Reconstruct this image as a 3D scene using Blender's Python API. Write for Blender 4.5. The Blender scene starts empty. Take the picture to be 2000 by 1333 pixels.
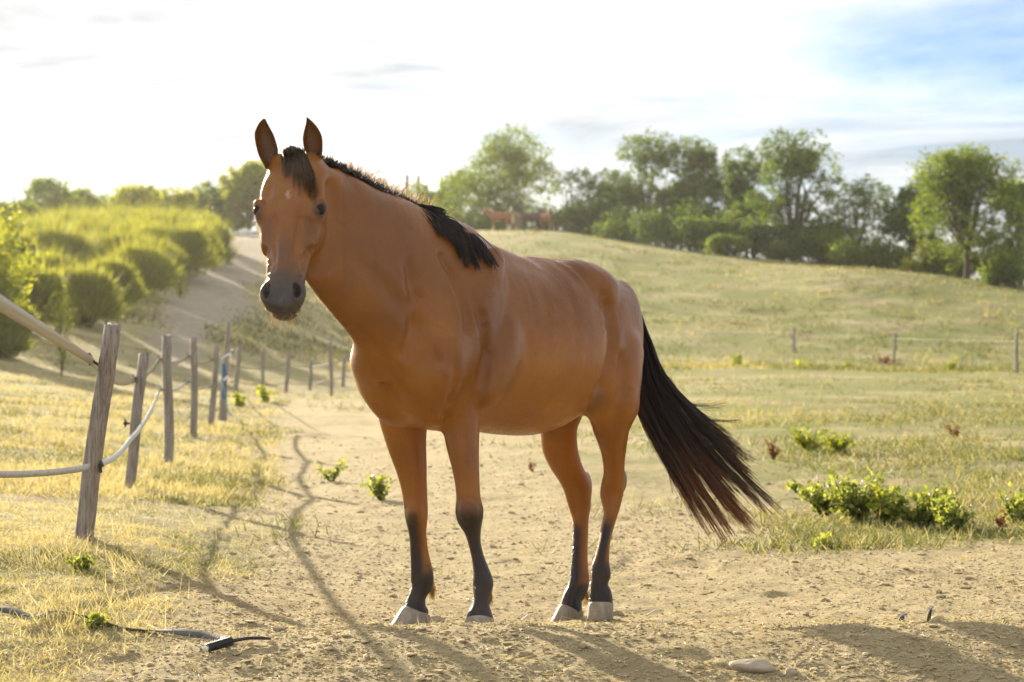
import bpy, bmesh, math, random
import numpy as np
from mathutils import Vector, Matrix, Quaternion

random.seed(7)
RNG = np.random.default_rng(11)
R = math.radians
scene = bpy.context.scene
COL = scene.collection

# ------------------------------------------------------------------ camera
CAM_H = 1.05          # eye height above the paddock floor
FPX = 4000.0          # focal length in photograph pixels (2000 px wide): 72 mm on 36 mm
cam_d = bpy.data.cameras.new('camera')
cam_d.lens = 72.0
cam_d.sensor_width = 36.0
cam_d.shift_y = 0.01675
cam_d.clip_start = 0.1
cam_d.clip_end = 5000.0
cam_d.dof.use_dof = True
cam_d.dof.focus_distance = 7.75
cam_d.dof.aperture_fstop = 4.5
cam_d.dof.aperture_blades = 9
cam = bpy.data.objects.new('camera', cam_d)
cam.location = (0, 0, CAM_H)
cam.rotation_euler = (R(90), 0, 0)
COL.objects.link(cam)
scene.camera = cam

# ------------------------------------------------------------------ sun and sky
SUN_EL, SUN_AZ = 17.0, 29.0        # degrees; azimuth to the left of the view direction
sun_dir = Vector((-math.sin(R(SUN_AZ)) * math.cos(R(SUN_EL)), math.cos(R(SUN_AZ)) * math.cos(R(SUN_EL)), math.sin(R(SUN_EL))))
sl = bpy.data.lights.new('sun', 'SUN')
sl.energy = 4.1
sl.angle = R(0.6)
sl.color = (1.0, 0.87, 0.66)
sun = bpy.data.objects.new('sun', sl)
sun.rotation_euler = (-sun_dir).to_track_quat('-Z', 'Y').to_euler()
COL.objects.link(sun)

world = bpy.data.worlds.new('World')
scene.world = world
world.use_nodes = True
wn, wl = world.node_tree.nodes, world.node_tree.links
wn.clear()
w_out = wn.new('ShaderNodeOutputWorld')
w_bg = wn.new('ShaderNodeBackground')
w_bg.inputs['Strength'].default_value = 0.050
sky = wn.new('ShaderNodeTexSky')
sky.sky_type = 'NISHITA'
sky.sun_disc = False
sky.sun_elevation = R(SUN_EL)
sky.sun_rotation = R(-SUN_AZ)
sky.air_density = 1.0
sky.dust_density = 0.25
sky.ozone_density = 3.2
# thin streaky cloud sheet: noise on the view direction projected to a flat layer
tc = wn.new('ShaderNodeTexCoord')
sep = wn.new('ShaderNodeSeparateXYZ')
wl.new(tc.outputs['Generated'], sep.inputs[0])
def wmath(op, a, b=None, clamp=False):
    n = wn.new('ShaderNodeMath'); n.operation = op; n.use_clamp = clamp
    for i, v in enumerate((a, b)):
        if v is None: continue
        if isinstance(v, (int, float)): n.inputs[i].default_value = v
        else: wl.new(v, n.inputs[i])
    return n.outputs[0]
zz = wmath('ADD', wmath('MAXIMUM', sep.outputs['Z'], 0.0), 0.085)
cx = wmath('DIVIDE', sep.outputs['X'], zz)
cy = wmath('DIVIDE', sep.outputs['Y'], zz)
comb = wn.new('ShaderNodeCombineXYZ')
wl.new(cx, comb.inputs[0]); wl.new(cy, comb.inputs[1])
def wnoise(scale, detail, rough, loc, sc=(1, 1, 1), dist=0.0, rot=0.0):
    m = wn.new('ShaderNodeMapping')
    m.inputs['Location'].default_value = loc
    m.inputs['Scale'].default_value = sc
    m.inputs['Rotation'].default_value = (0, 0, rot)
    wl.new(comb.outputs[0], m.inputs[0])
    n = wn.new('ShaderNodeTexNoise')
    n.inputs['Scale'].default_value = scale
    n.inputs['Detail'].default_value = detail
    n.inputs['Roughness'].default_value = rough
    n.inputs['Distortion'].default_value = dist
    wl.new(m.outputs[0], n.inputs['Vector'])
    return n.outputs['Fac']
def wramp(fac, stops):
    r = wn.new('ShaderNodeValToRGB')
    while len(r.color_ramp.elements) < len(stops): r.color_ramp.elements.new(0.5)
    for e, (p, c) in zip(r.color_ramp.elements, stops):
        e.position = p; e.color = (c[0], c[1], c[2], 1)
    wl.new(fac, r.inputs[0])
    return r.outputs[0]
BIGLOC = (8.19, -17.72, 0)
big = wnoise(0.36, 7, 0.6, BIGLOC, (1.0, 1.0, 1), 0.5)
cover = wramp(big, [(0.29, (0, 0, 0)), (0.47, (1, 1, 1))])
fine = wnoise(0.62, 9, 0.60, (-18.84, -1.375, 0), (0.8, 1.25, 1), 0.8)
thick = wramp(fine, [(0.40, (1.20, 1.18, 1.15)), (0.62, (0.44, 0.46, 0.50))])
def wmix(mode, fac, a, b):
    n = wn.new('ShaderNodeMix'); n.data_type = 'RGBA'; n.blend_type = mode
    if isinstance(fac, (int, float)): n.inputs['Factor'].default_value = fac
    else: wl.new(fac, n.inputs['Factor'])
    for v, s in ((a, 6), (b, 7)):
        if isinstance(v, tuple): n.inputs[s].default_value = (*v, 1)
        else: wl.new(v, n.inputs[s])
    return n.outputs[2]
# cloud brightness: sunlit white, brighter towards the low sun behind it (the sky texture carries that glow)
cloud = wmix('MULTIPLY', 1.0, thick, (5.9, 5.9, 5.95))
glow = wmix('ADD', 0.10, cloud, sky.outputs[0])
low = wn.new('ShaderNodeMapRange'); low.interpolation_type = 'SMOOTHSTEP'
for k_, v_ in zip(('From Min', 'From Max', 'To Min', 'To Max'), (0.02, 0.14, 0.95, 0.0)): low.inputs[k_].default_value = v_
wl.new(sep.outputs['Z'], low.inputs['Value'])
cover = wmath('MAXIMUM', cover, low.outputs[0])     # milky air along the horizon
clear = wmix('MULTIPLY', 1.0, sky.outputs[0], (.66, .70, .82))      # clear air between the clouds
mixed = wmix('MIX', cover, clear, glow)
wl.new(mixed, w_bg.inputs['Color'])
wl.new(w_bg.outputs[0], w_out.inputs['Surface'])

vs = scene.view_settings
vs.view_transform = 'Standard'
vs.look = 'None'
vs.exposure = 1.82
vs.gamma = 1.0
vs.use_curve_mapping = False
scene.cycles.max_bounces = 8
scene.cycles.transparent_max_bounces = 12
scene.cycles.use_denoising = True

# ------------------------------------------------------------------ helpers
def P(px, py, d):
    """world point seen at photograph pixel (px, py) at depth d"""
    return np.array(((px - 1000.0) / FPX * d, d, CAM_H - (py - 700.0) / FPX * d))

def tag(o, label=None, cat=None, group=None, kind=None):
    if label: o['label'] = label
    if cat: o['category'] = cat
    if group: o['group'] = group
    if kind: o['kind'] = kind
    return o

def empty(name, loc=(0, 0, 0)):
    o = bpy.data.objects.new(name, None)
    o.location = loc
    o.empty_display_size = 0.2
    COL.objects.link(o)
    return o

def link_mesh(name, me, mat=None, parent=None, loc=None):
    o = bpy.data.objects.new(name, me)
    if mat is not None and not me.materials:
        me.materials.append(mat)
    COL.objects.link(o)
    if parent is not None:
        o.parent = parent
    if loc is not None:
        o.location = loc
    return o

def np_mesh(name, verts, faces, smooth=True):
    """verts (N,3) float; faces (M,k) int array, k constant"""
    me = bpy.data.meshes.new(name)
    verts = np.ascontiguousarray(verts, dtype=np.float32)
    faces = np.ascontiguousarray(faces, dtype=np.int32)
    m, k = faces.shape
    me.vertices.add(len(verts)); me.vertices.foreach_set('co', verts.ravel())
    me.loops.add(m * k); me.loops.foreach_set('vertex_index', faces.ravel())
    me.polygons.add(m)
    me.polygons.foreach_set('loop_start', np.arange(0, m * k, k, dtype=np.int32))
    me.polygons.foreach_set('loop_total', np.full(m, k, dtype=np.int32))
    me.polygons.foreach_set('use_smooth', np.full(m, smooth, dtype=bool))
    me.update(calc_edges=True)
    return me

def col_attr(me, name, rgb):
    """per-vertex colour attribute"""
    a = me.color_attributes.new(name, 'FLOAT_COLOR', 'POINT')
    c = np.ones((len(me.vertices), 4), dtype=np.float32)
    c[:, :rgb.shape[1]] = rgb
    a.data.foreach_set('color', c.ravel())

def smooth01(x, a, b):
    t = np.clip((x - a) / (b - a), 0, 1)
    return t * t * (3 - 2 * t)

def vnoise(x, y, seed=0):
    """2-D value noise, vectorised, 0..1"""
    xi = np.floor(x).astype(np.int64); yi = np.floor(y).astype(np.int64)
    xf = x - xi; yf = y - yi
    u = xf * xf * (3 - 2 * xf); v = yf * yf * (3 - 2 * yf)
    def h(i, j):
        n = (i * 374761393 + j * 668265263 + seed * 1442695041) & 0xFFFFFFFF
        n = ((n ^ (n >> 13)) * 1274126177) & 0xFFFFFFFF
        n = n ^ (n >> 16)
        return (n & 0xFFFF) / 65535.0
    return (h(xi, yi) * (1 - u) + h(xi + 1, yi) * u) * (1 - v) + (h(xi, yi + 1) * (1 - u) + h(xi + 1, yi + 1) * u) * v

def fbm(x, y, oct=4, seed=0, gain=0.5):
    s = 0; a = 1; t = 0
    for k in range(oct):
        s = s + a * vnoise(x * 2 ** k + 17.3 * k, y * 2 ** k - 9.1 * k, seed + k); t += a; a *= gain
    return s / t

class NT:
    """small node-tree writer"""
    def __init__(self, name):
        self.mat = bpy.data.materials.new(name); self.mat.use_nodes = True
        self.t = self.mat.node_tree; self.t.nodes.clear()
        self.out = self.t.nodes.new('ShaderNodeOutputMaterial')
    def n(self, kind, **inp):
        nd = self.t.nodes.new(kind)
        for k, v in inp.items():
            self.set(nd, k.replace('_', ' '), v)
        return nd
    def set(self, nd, key, v):
        s = nd.inputs[key]
        if isinstance(v, bpy.types.NodeSocket): self.t.links.new(v, s)
        elif isinstance(v, tuple) and len(v) == 3 and s.type == 'RGBA': s.default_value = (*v, 1)
        else: s.default_value = v
    def link(self, a, b): self.t.links.new(a, b)
    def noise(self, scale, detail=4, rough=0.55, vec=None, dist=0.0, sc=None, loc=None):
        nd = self.t.nodes.new('ShaderNodeTexNoise')
        nd.inputs['Scale'].default_value = scale; nd.inputs['Detail'].default_value = detail
        nd.inputs['Roughness'].default_value = rough; nd.inputs['Distortion'].default_value = dist
        if vec is None: vec = self.coord()
        if sc is not None or loc is not None:
            m = self.t.nodes.new('ShaderNodeMapping')
            if sc is not None: m.inputs['Scale'].default_value = sc
            if loc is not None: m.inputs['Location'].default_value = loc
            self.link(vec, m.inputs[0]); vec = m.outputs[0]
        self.link(vec, nd.inputs['Vector'])
        return nd.outputs['Fac']
    def coord(self, kind='Object'):
        nd = self.t.nodes.new('ShaderNodeTexCoord'); return nd.outputs[kind]
    def attr(self, name, out='Color'):
        nd = self.t.nodes.new('ShaderNodeAttribute'); nd.attribute_name = name; return nd.outputs[out]
    def ramp(self, fac, stops, interp='LINEAR'):
        r = self.t.nodes.new('ShaderNodeValToRGB'); r.color_ramp.interpolation = interp
        while len(r.color_ramp.elements) < len(stops): r.color_ramp.elements.new(0.5)
        for e, (p, c) in zip(r.color_ramp.elements, stops):
            e.position = p
            e.color = (c, c, c, 1) if isinstance(c, (int, float)) else (*c, 1)
        self.link(fac, r.inputs[0]); return r.outputs[0]
    def mix(self, fac, a, b, mode='MIX'):
        nd = self.t.nodes.new('ShaderNodeMix'); nd.data_type = 'RGBA'; nd.blend_type = mode
        for v, s in ((fac, 0), (a, 6), (b, 7)):
            if isinstance(v, bpy.types.NodeSocket): self.link(v, nd.inputs[s])
            elif isinstance(v, tuple): nd.inputs[s].default_value = (*v, 1)
            else: nd.inputs[s].default_value = v
        return nd.outputs[2]
    def math(self, op, a, b=0.0, clamp=False):
        nd = self.t.nodes.new('ShaderNodeMath'); nd.operation = op; nd.use_clamp = clamp
        for i, v in enumerate((a, b)):
            if isinstance(v, bpy.types.NodeSocket): self.link(v, nd.inputs[i])
            else: nd.inputs[i].default_value = v
        return nd.outputs[0]
    def sep(self, c):
        nd = self.t.nodes.new('ShaderNodeSeparateColor'); self.link(c, nd.inputs[0]); return nd.outputs
    def bump(self, h, strength=0.3, dist=0.01, normal=None):
        nd = self.t.nodes.new('ShaderNodeBump'); nd.inputs['Strength'].default_value = strength
        nd.inputs['Distance'].default_value = dist
        self.link(h, nd.inputs['Height'])
        if normal is not None: self.link(normal, nd.inputs['Normal'])
        return nd.outputs[0]
    def principled(self, **inp):
        b = self.n('ShaderNodeBsdfPrincipled', **inp)
        self.link(b.outputs[0], self.out.inputs['Surface'])
        return b

def leaf_material(name, c1, c2, c3, trans=0.5, rough=0.55, spec=0.35, glow=(1.55, 1.5, .55)):
    """foliage: colour from a per-vertex random value, light passes through the leaves"""
    m = NT(name)
    v = m.sep(m.attr('tint'))
    base = m.ramp(v[0], [(0.0, c1), (0.5, c2), (1.0, c3)])
    b = m.n('ShaderNodeBsdfPrincipled', Base_Color=base, Roughness=rough)
    b.inputs['Specular IOR Level'].default_value = spec
    tcol = m.mix(1.0, base, glow, 'MULTIPLY')
    t = m.n('ShaderNodeBsdfTranslucent', Color=tcol)
    mx = m.t.nodes.new('ShaderNodeMixShader'); mx.inputs[0].default_value = trans
    m.link(b.outputs[0], mx.inputs[1]); m.link(t.outputs[0], mx.inputs[2])
    m.link(mx.outputs[0], m.out.inputs['Surface'])
    return m.mat
# ------------------------------------------------------------------ smooth-union body sculptor
class Sculpt:
    """distance field on a rectilinear grid, polygonised with surface nets"""
    def __init__(self, xs, ys, zs):
        self.g = [np.asarray(a, dtype=np.float32) for a in (xs, ys, zs)]
        self.F = np.full([len(a) for a in self.g], 0.5, dtype=np.float32)
    def window(self, lo, hi):
        s = []
        for a, l, h in zip(self.g, lo, hi):
            i = max(int(np.searchsorted(a, l)) - 1, 0); j = min(int(np.searchsorted(a, h)) + 1, len(a))
            if j <= i: return None
            s.append(slice(i, j))
        return tuple(s)
    def pts(self, w):
        x, y, z = (a[s] for a, s in zip(self.g, w))
        return x[:, None, None], y[None, :, None], z[None, None, :]
    @staticmethod
    def _ell(n1, n2, n3, r1, r2, r3):
        a, b, c = n1 / r1, n2 / r2, n3 / r3
        k0 = np.sqrt(a * a + b * b + c * c) + 1e-6
        k1 = np.sqrt((a / r1) ** 2 + (b / r2) ** 2 + (c / r3) ** 2) + 1e-6
        return k0 * (k0 - 1.0) / k1
    def merge(self, w, d, k, op):
        f = self.F[w]
        if op == 'add':
            h = np.maximum(k - np.abs(f - d), 0.0) / k
            self.F[w] = np.minimum(f, d) - h * h * k * 0.25
        else:
            e = -d
            h = np.maximum(k - np.abs(f - e), 0.0) / k
            self.F[w] = np.maximum(f, e) + h * h * k * 0.25
    def blob(self, c, r, axes=None, k=0.05, op='add'):
        """ellipsoid, axes = 3 unit vectors"""
        c = np.asarray(c, float); r = np.asarray(r, float)
        A = np.eye(3) if axes is None else np.asarray(axes, float)
        ext = np.sqrt(((A * r[:, None]) ** 2).sum(0)) + k + 0.06
        w = self.window(c - ext, c + ext)
        if w is None: return
        x, y, z = self.pts(w)
        c, r, A = c.tolist(), r.tolist(), [list(map(float, q)) for q in A]
        x, y, z = x - c[0], y - c[1], z - c[2]
        n = [A[i][0] * x + A[i][1] * y + A[i][2] * z for i in range(3)]
        self.merge(w, self._ell(*n, *r), k, op)
    def sweep(self, st, k=0.05, op='add', sub=4):
        """st rows: centre(3), up(3), r_side, r_up, r_down; elliptical sections along a smooth axis"""
        st = np.asarray(st, float)
        n = len(st)
        rows = []
        for i in range(n - 1):
            p0, p1, p2, p3 = st[max(i - 1, 0)], st[i], st[i + 1], st[min(i + 2, n - 1)]
            for s in range(sub):
                t = s / sub
                q = 0.5 * (2 * p1 + (p2 - p0) * t + (2 * p0 - 5 * p1 + 4 * p2 - p3) * t * t + (3 * p1 - p0 - 3 * p2 + p3) * t ** 3)
                q[6:] = np.maximum(q[6:], 0.35 * np.minimum(p1[6:], p2[6:]))
                rows.append(q)
        rows.append(st[-1])
        rows = np.array(rows)
        rmax = rows[:, 6:].max() + k + 0.06
        lo = rows[:, :3].min(0) - rmax; hi = rows[:, :3].max(0) + rmax
        W = self.window(lo, hi)
        if W is None: return
        shp = [s.stop - s.start for s in W]
        T = np.full(shp, 0.5, dtype=np.float32)
        D2 = np.full(shp, rmax * rmax, dtype=np.float32)
        BI = np.full(shp, 255, dtype=np.uint8)
        BT = np.zeros(shp, dtype=np.float32)
        segs = []
        for i in range(len(rows) - 1):           # nearest axis segment for every voxel
            a, b = rows[i], rows[i + 1]
            ab = b[:3] - a[:3]; L2 = float(ab @ ab) + 1e-12
            tv = ab / math.sqrt(L2)
            up = 0.5 * (a[3:6] + b[3:6]); up = up - tv * (up @ tv); up /= np.linalg.norm(up)
            segs.append(np.concatenate((a[:3], ab, tv, up, np.cross(tv, up), a[6:], b[6:] - a[6:])))
            w = self.window(np.minimum(a[:3], b[:3]) - rmax, np.maximum(a[:3], b[:3]) + rmax)
            if w is None: continue
            x, y, z = self.pts(w)
            a, ab = a.tolist(), ab.tolist()
            X, Y, Z = x - a[0], y - a[1], z - a[2]
            t = X * (ab[0] / L2) + Y * (ab[1] / L2) + Z * (ab[2] / L2)
            np.clip(t, 0.0, 1.0, out=t)
            d2 = (X - t * ab[0]) ** 2; d2 += (Y - t * ab[1]) ** 2; d2 += (Z - t * ab[2]) ** 2
            sw = tuple(slice(s.start - S.start, s.stop - S.start) for s, S in zip(w, W))
            nearer = d2 < D2[sw]
            np.copyto(D2[sw], d2, where=nearer); np.copyto(BT[sw], t, where=nearer); BI[sw][nearer] = i
        idx = np.nonzero(BI < 255)
        if len(idx[0]) == 0: return
        G = np.array(segs, dtype=np.float32)
        bi = BI[idx]; t = BT[idx]
        col = lambda c: G[bi, c]
        x, y, z = (self.g[q][W[q]][idx[q]] for q in range(3))
        dx = x - col(0) - t * col(3); dy = y - col(1) - t * col(4); dz = z - col(2) - t * col(5)
        n3 = dx * col(6) + dy * col(7) + dz * col(8)
        n2 = dx * col(9) + dy * col(10) + dz * col(11)
        n1 = dx * col(12) + dy * col(13) + dz * col(14)
        last = len(segs) - 1
        n3 = np.where(((bi == 0) & (n3 < 0)) | ((bi == last) & (n3 > 0)), n3, 0.0)
        rs = col(15) + t * col(18)
        ru = np.where(n2 > 0, col(16) + t * col(19), col(17) + t * col(20))
        T[idx] = self._ell(n1, n2, n3, rs, ru, np.minimum(rs, ru) * 0.7)
        self.merge(W, T, k, op)
    def mesh(self, smooth_it=2, where=None):
        F = self.F
        ins = F < 0
        s = np.zeros([n - 1 for n in F.shape], dtype=np.uint8)
        for i in (0, 1):
            for j in (0, 1):
                for k in (0, 1):
                    s += ins[i:F.shape[0] - 1 + i, j:F.shape[1] - 1 + j, k:F.shape[2] - 1 + k]
        act = (s > 0) & (s < 8)
        I, J, K = np.nonzero(act)
        idx = np.full(act.shape, -1, dtype=np.int32)
        idx[I, J, K] = np.arange(len(I))
        acc = np.zeros((len(I), 3)); cnt = np.zeros(len(I))
        gx, gy, gz = self.g
        for ax in range(3):
            o = [a for a in range(3) if a != ax]
            for u in (0, 1):
                for v in (0, 1):
                    o0 = [0, 0, 0]; o0[o[0]] = u; o0[o[1]] = v
                    o1 = list(o0); o1[ax] = 1
                    f0 = F[I + o0[0], J + o0[1], K + o0[2]]; f1 = F[I + o1[0], J + o1[1], K + o1[2]]
                    m = (f0 < 0) != (f1 < 0)
                    t = np.where(m, f0 / np.where(m, f0 - f1, 1), 0)
                    p0 = np.stack((gx[I + o0[0]], gy[J + o0[1]], gz[K + o0[2]]), 1)
                    p1 = np.stack((gx[I + o1[0]], gy[J + o1[1]], gz[K + o1[2]]), 1)
                    acc += np.where(m[:, None], p0 + (p1 - p0) * t[:, None], 0); cnt += m
        V = acc / cnt[:, None]
        quads = []
        for ax in range(3):
            o = [(1, 2), (2, 0), (0, 1)][ax]
            sl0 = [slice(None)] * 3; sl1 = [slice(None)] * 3
            sl0[ax] = slice(0, -1); sl1[ax] = slice(1, None)
            ch = ins[tuple(sl0)] != ins[tuple(sl1)]
            E = np.array(np.nonzero(ch))
            ok = (E[o[0]] > 0) & (E[o[1]] > 0) & (E[o[0]] < idx.shape[o[0]]) & (E[o[1]] < idx.shape[o[1]])
            E = E[:, ok]
            def cell(du, dv):
                e = E.copy(); e[o[0]] -= du; e[o[1]] -= dv
                return idx[e[0], e[1], e[2]]
            q = np.stack((cell(0, 0), cell(1, 0), cell(1, 1), cell(0, 1)), 1)
            fl = ~ins[E[0], E[1], E[2]]
            q[fl] = q[fl][:, ::-1]
            quads.append(q)
        Q = np.concatenate(quads)
        Q = Q[(Q >= 0).all(1)]
        # Taubin smoothing removes the voxel steps without shrinking
        e = np.concatenate((Q[:, [0, 1]], Q[:, [1, 2]], Q[:, [2, 3]], Q[:, [3, 0]]))
        deg = np.bincount(e[:, 0], minlength=len(V)) + np.bincount(e[:, 1], minlength=len(V))
        wgt = np.ones(len(V)) if where is None else where(V)
        for it in range(smooth_it):
            for lam in (0.5, -0.53):
                A = np.zeros_like(V)
                for c in range(3):
                    A[:, c] = np.bincount(e[:, 0], V[e[:, 1], c], len(V)) + np.bincount(e[:, 1], V[e[:, 0], c], len(V))
                V = V + (lam if it < 2 else lam * wgt[:, None]) * (A / np.maximum(deg, 1)[:, None] - V)
        return V, Q
# ------------------------------------------------------------------ the horse
TH = R(58)
UF = np.array((-math.cos(TH), -math.sin(TH), 0.0))     # forward
UL = np.array((math.sin(TH), -math.cos(TH), 0.0))      # the horse's left
UP = np.array((0, 0, 1.0))
WX, WY = -0.19, 8.1                                    # ground point under the withers
def HB(a, b, z): return np.array((WX, WY, 0)) + a * UF + b * UL + z * UP
# head frame
HP0, HP1 = P(570, 300, 7.28), P(546, 606, 7.04)
HY = (HP1 - HP0) / np.linalg.norm(HP1 - HP0)           # down the face
HZ = np.array((-0.11, -1.0, 0.0)); HZ = HZ - HY * (HZ @ HY); HZ /= np.linalg.norm(HZ)   # out of the face
HX = np.cross(HY, HZ); HX /= np.linalg.norm(HX)
if HX[0] < 0: HX = -HX                                 # the horse's left side of the head
def HH(x, y, z): return HP0 + x * HX + y * HY + z * HZ

def axis_pts(lo, hi, bands):
    """grid coordinates, step from bands [(lo, hi, step)]"""
    out = [lo]
    while out[-1] < hi:
        st = [s for l, h, s in bands if l <= out[-1] < h]
        out.append(out[-1] + (st[0] if st else 0.008))
    return out
BODY_STEP, HEAD_STEP = 0.0095, 0.0046
S = Sculpt(axis_pts(-0.95, 0.72, [(-0.95, -0.60, HEAD_STEP), (-0.6, 0.8, BODY_STEP)]),
           axis_pts(6.86, 9.45, [(6.8, 7.46, HEAD_STEP), (7.46, 9.6, BODY_STEP)]),
           axis_pts(-0.14, 1.88, [(-0.2, 1.16, BODY_STEP), (1.16, 1.9, HEAD_STEP)]))

# trunk: a, top, bottom, half width, height of the widest level
trunk = [(0.40, 1.30, 0.88, 0.12, 1.08), (0.30, 1.42, 0.79, 0.185, 1.08), (0.14, 1.50, 0.765, 0.215, 1.08), (-0.08, 1.49, 0.76, 0.245, 1.08),
         (-0.30, 1.457, 0.738, 0.285, 1.06), (-0.50, 1.474, 0.735, 0.305, 1.06), (-0.66, 1.497, 0.80, 0.295, 1.10),
         (-0.80, 1.474, 0.89, 0.27, 1.16), (-0.93, 1.395, 0.97, 0.235, 1.16), (-1.03, 1.285, 1.03, 0.18, 1.14)]
S.sweep([(*HB(a, 0, zc), *UP, w, t - zc, zc - b) for a, t, b, w, zc in trunk], k=0.02, sub=5)
# neck: top (a, z), bottom (a, z), half width
def neck_row(ta, tz, ba, bz, w, bb=0.0, f=0.5):
    t, b = HB(ta, bb, tz), HB(ba, bb, bz)
    c = t + (b - t) * f; up = (t - b); h = np.linalg.norm(up)
    return (*c, *(up / h), w, h * f, h * (1 - f))
S.sweep([neck_row(-0.02, 1.535, 0.42, 0.86, 0.175), neck_row(0.18, 1.592, 0.57, 0.97, 0.165), neck_row(0.36, 1.632, 0.685, 1.09, 0.132, -0.005),
         neck_row(0.56, 1.674, 0.79, 1.185, 0.102, -0.012), neck_row(0.74, 1.732, 0.885, 1.28, 0.080, -0.025), neck_row(0.86, 1.762, 0.95, 1.37, 0.060, -0.038)], k=0.10, sub=5)
S.blob(HB(0.93, -0.03, 1.685), (0.11, 0.062, 0.07), [UF * .93 + UP * .36, UL, UP * .93 - UF * .36], k=0.08)
# withers ridge
S.sweep([(*HB(0.18, 0, 1.50), *UP, .06, .075, .1), (*HB(0.02, 0, 1.49), *UP, .06, .07, .1), (*HB(-0.14, 0, 1.445), *UP, .07, .06, .1), (*HB(-0.32, 0, 1.41), *UP, .09, .045, .06)], k=0.07)

def fr(da, dz, tilt=0.0):
    """axes for a flat muscle: long axis (da, dz) in the side plane, lateral, across"""
    L = da * UF + dz * UP; L /= np.linalg.norm(L)
    C = np.cross(UL, L)
    return [L, UL, C]
for sgn in (1, -1):
    S.blob(HB(0.16, sgn * 0.158, 1.24), (0.29, 0.068, 0.11), fr(0.42, -0.6), k=0.035)      # shoulder blade
    S.blob(HB(0.375, sgn * 0.150, 1.03), (0.15, 0.08, 0.10), fr(0.1, -0.6), k=0.06)       # point of shoulder
    S.blob(HB(0.06, sgn * 0.190, 1.03), (0.20, 0.072, 0.105), fr(0.35, -0.5), k=0.03)      # triceps
    S.blob(HB(0.40, sgn * 0.075, 0.91), (0.135, 0.085, 0.085), fr(-0.35, -0.5), k=0.06)   # breast
    S.blob(HB(-0.79, sgn * 0.12, 1.312), (0.27, 0.13, 0.125), fr(1.0, 0.36), k=0.06)       # rump
    S.blob(HB(-0.72, sgn * 0.215, 1.335), (0.075, 0.045, 0.05), fr(1.0, -0.3), k=0.06)     # point of hip
    S.blob(HB(-0.965, sgn * 0.15, 1.10), (0.29, 0.10, 0.16), fr(0.18, -1.0), k=0.06)     # ham
    S.blob(HB(-0.79, sgn * 0.185, 1.02), (0.24, 0.085, 0.12), fr(0.30, -1.0), k=0.06)      # quadriceps to stifle

# limbs: rows (py, left x, right x, depth, depth radius)
def leg(rows, k):
    st = []
    for py, xl, xr, d, rd in rows:
        c = P((xl + xr) / 2, py, d)
        st.append((*c, 0, -1, 0, (xr - xl) / 2 / FPX * d, rd, rd))
    S.sweep(st, k=k, sub=3)
LF = [(770, 868, 936, 7.93, .085), (800, 862, 938, 7.91, .088), (835, 865, 937, 7.90, .083), (872, 872, 936, 7.885, .075), (910, 882, 936, 7.87, .066), (947, 889, 937, 7.86, .058), (974, 891, 939, 7.855, .054), (994, 889, 944, 7.85, .053),
      (1015, 893, 944, 7.85, .050), (1037, 906, 940, 7.86, .044), (1060, 914, 939, 7.865, .040), (1090, 921, 946, 7.865, .039), (1116, 924, 956, 7.865, .043), (1138, 923, 964, 7.86, .044), (1157, 924, 960, 7.85, .039), (1176, 924, 955, 7.84, .036), (1200, 913, 962, 7.83, .046), (1214, 909, 965, 7.825, .05)]
RF = [(770, 742, 826, 8.07, .085), (800, 737, 832, 8.07, .088), (835, 745, 834, 8.07, .083), (872, 757, 833, 8.07, .073), (910, 771, 834, 8.07, .064), (947, 782, 834, 8.07, .055), (977, 787, 835, 8.07, .051), (1004, 790, 836, 8.07, .05),
      (1028, 795, 834, 8.07, .044), (1045, 799, 833, 8.07, .036), (1079, 801, 837, 8.07, .029), (1109, 802, 844, 8.07, .031), (1135, 802, 848, 8.07, .034), (1150, 803, 841, 8.065, .031), (1165, 798, 832, 8.06, .03), (1187, 789, 833, 8.055, .04), (1200, 790, 838, 8.055, .043)]
RH = [(760, 1060, 1150, 8.90, .12), (800, 1052, 1140, 8.90, .115), (835, 1054, 1128, 8.91, .10), (872, 1058, 1128, 8.94, .085), (902, 1072, 1134, 8.98, .07), (925, 1087, 1142, 9.01, .06), (947, 1098, 1152, 9.03, .055), (970, 1105, 1154, 9.04, .052), (992, 1111, 1154, 9.04, .047),
      (1015, 1118, 1150, 9.03, .038), (1045, 1119, 1149, 9.02, .032), (1079, 1117, 1148, 9.00, .030), (1105, 1115, 1149, 8.99, .031), (1132, 1112, 1151, 8.98, .034), (1152, 1107, 1148, 8.965, .033), (1168, 1099, 1138, 8.95, .034), (1186, 1093, 1137, 8.94, .042), (1194, 1093, 1137, 8.94, .042)]
LH = [(690, 1150, 1256, 8.80, .14), (730, 1146, 1254, 8.75, .14), (765, 1142, 1250, 8.71, .13), (797, 1144, 1248, 8.70, .115), (835, 1157, 1231, 8.72, .095), (872, 1171, 1224, 8.77, .08), (905, 1177, 1220, 8.81, .068), (930, 1178, 1220, 8.84, .062), (950, 1174, 1219, 8.86, .06), (967, 1172, 1217, 8.86, .056), (985, 1176, 1213, 8.85, .05),
      (1004, 1179, 1207, 8.835, .043), (1030, 1174, 1199, 8.82, .038), (1060, 1169, 1192, 8.80, .035), (1088, 1162, 1190, 8.79, .035), (1108, 1155, 1192, 8.785, .037), (1124, 1154, 1193, 8.78, .037), (1141, 1153, 1187, 8.775, .034), (1157, 1151, 1194, 8.775, .04), (1172, 1150, 1197, 8.775, .045), (1180, 1150, 1197, 8.775, .045)]
leg(RF, 0.035); leg(LF, 0.035); leg(RH, 0.045); leg(LH, 0.045)
# point of hock, back of the leg
S.blob(P(1213, 938, 8.91), (0.026, 0.035, 0.055), k=0.03)
S.blob(P(1144, 948, 9.07), (0.026, 0.035, 0.06), k=0.03)
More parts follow.
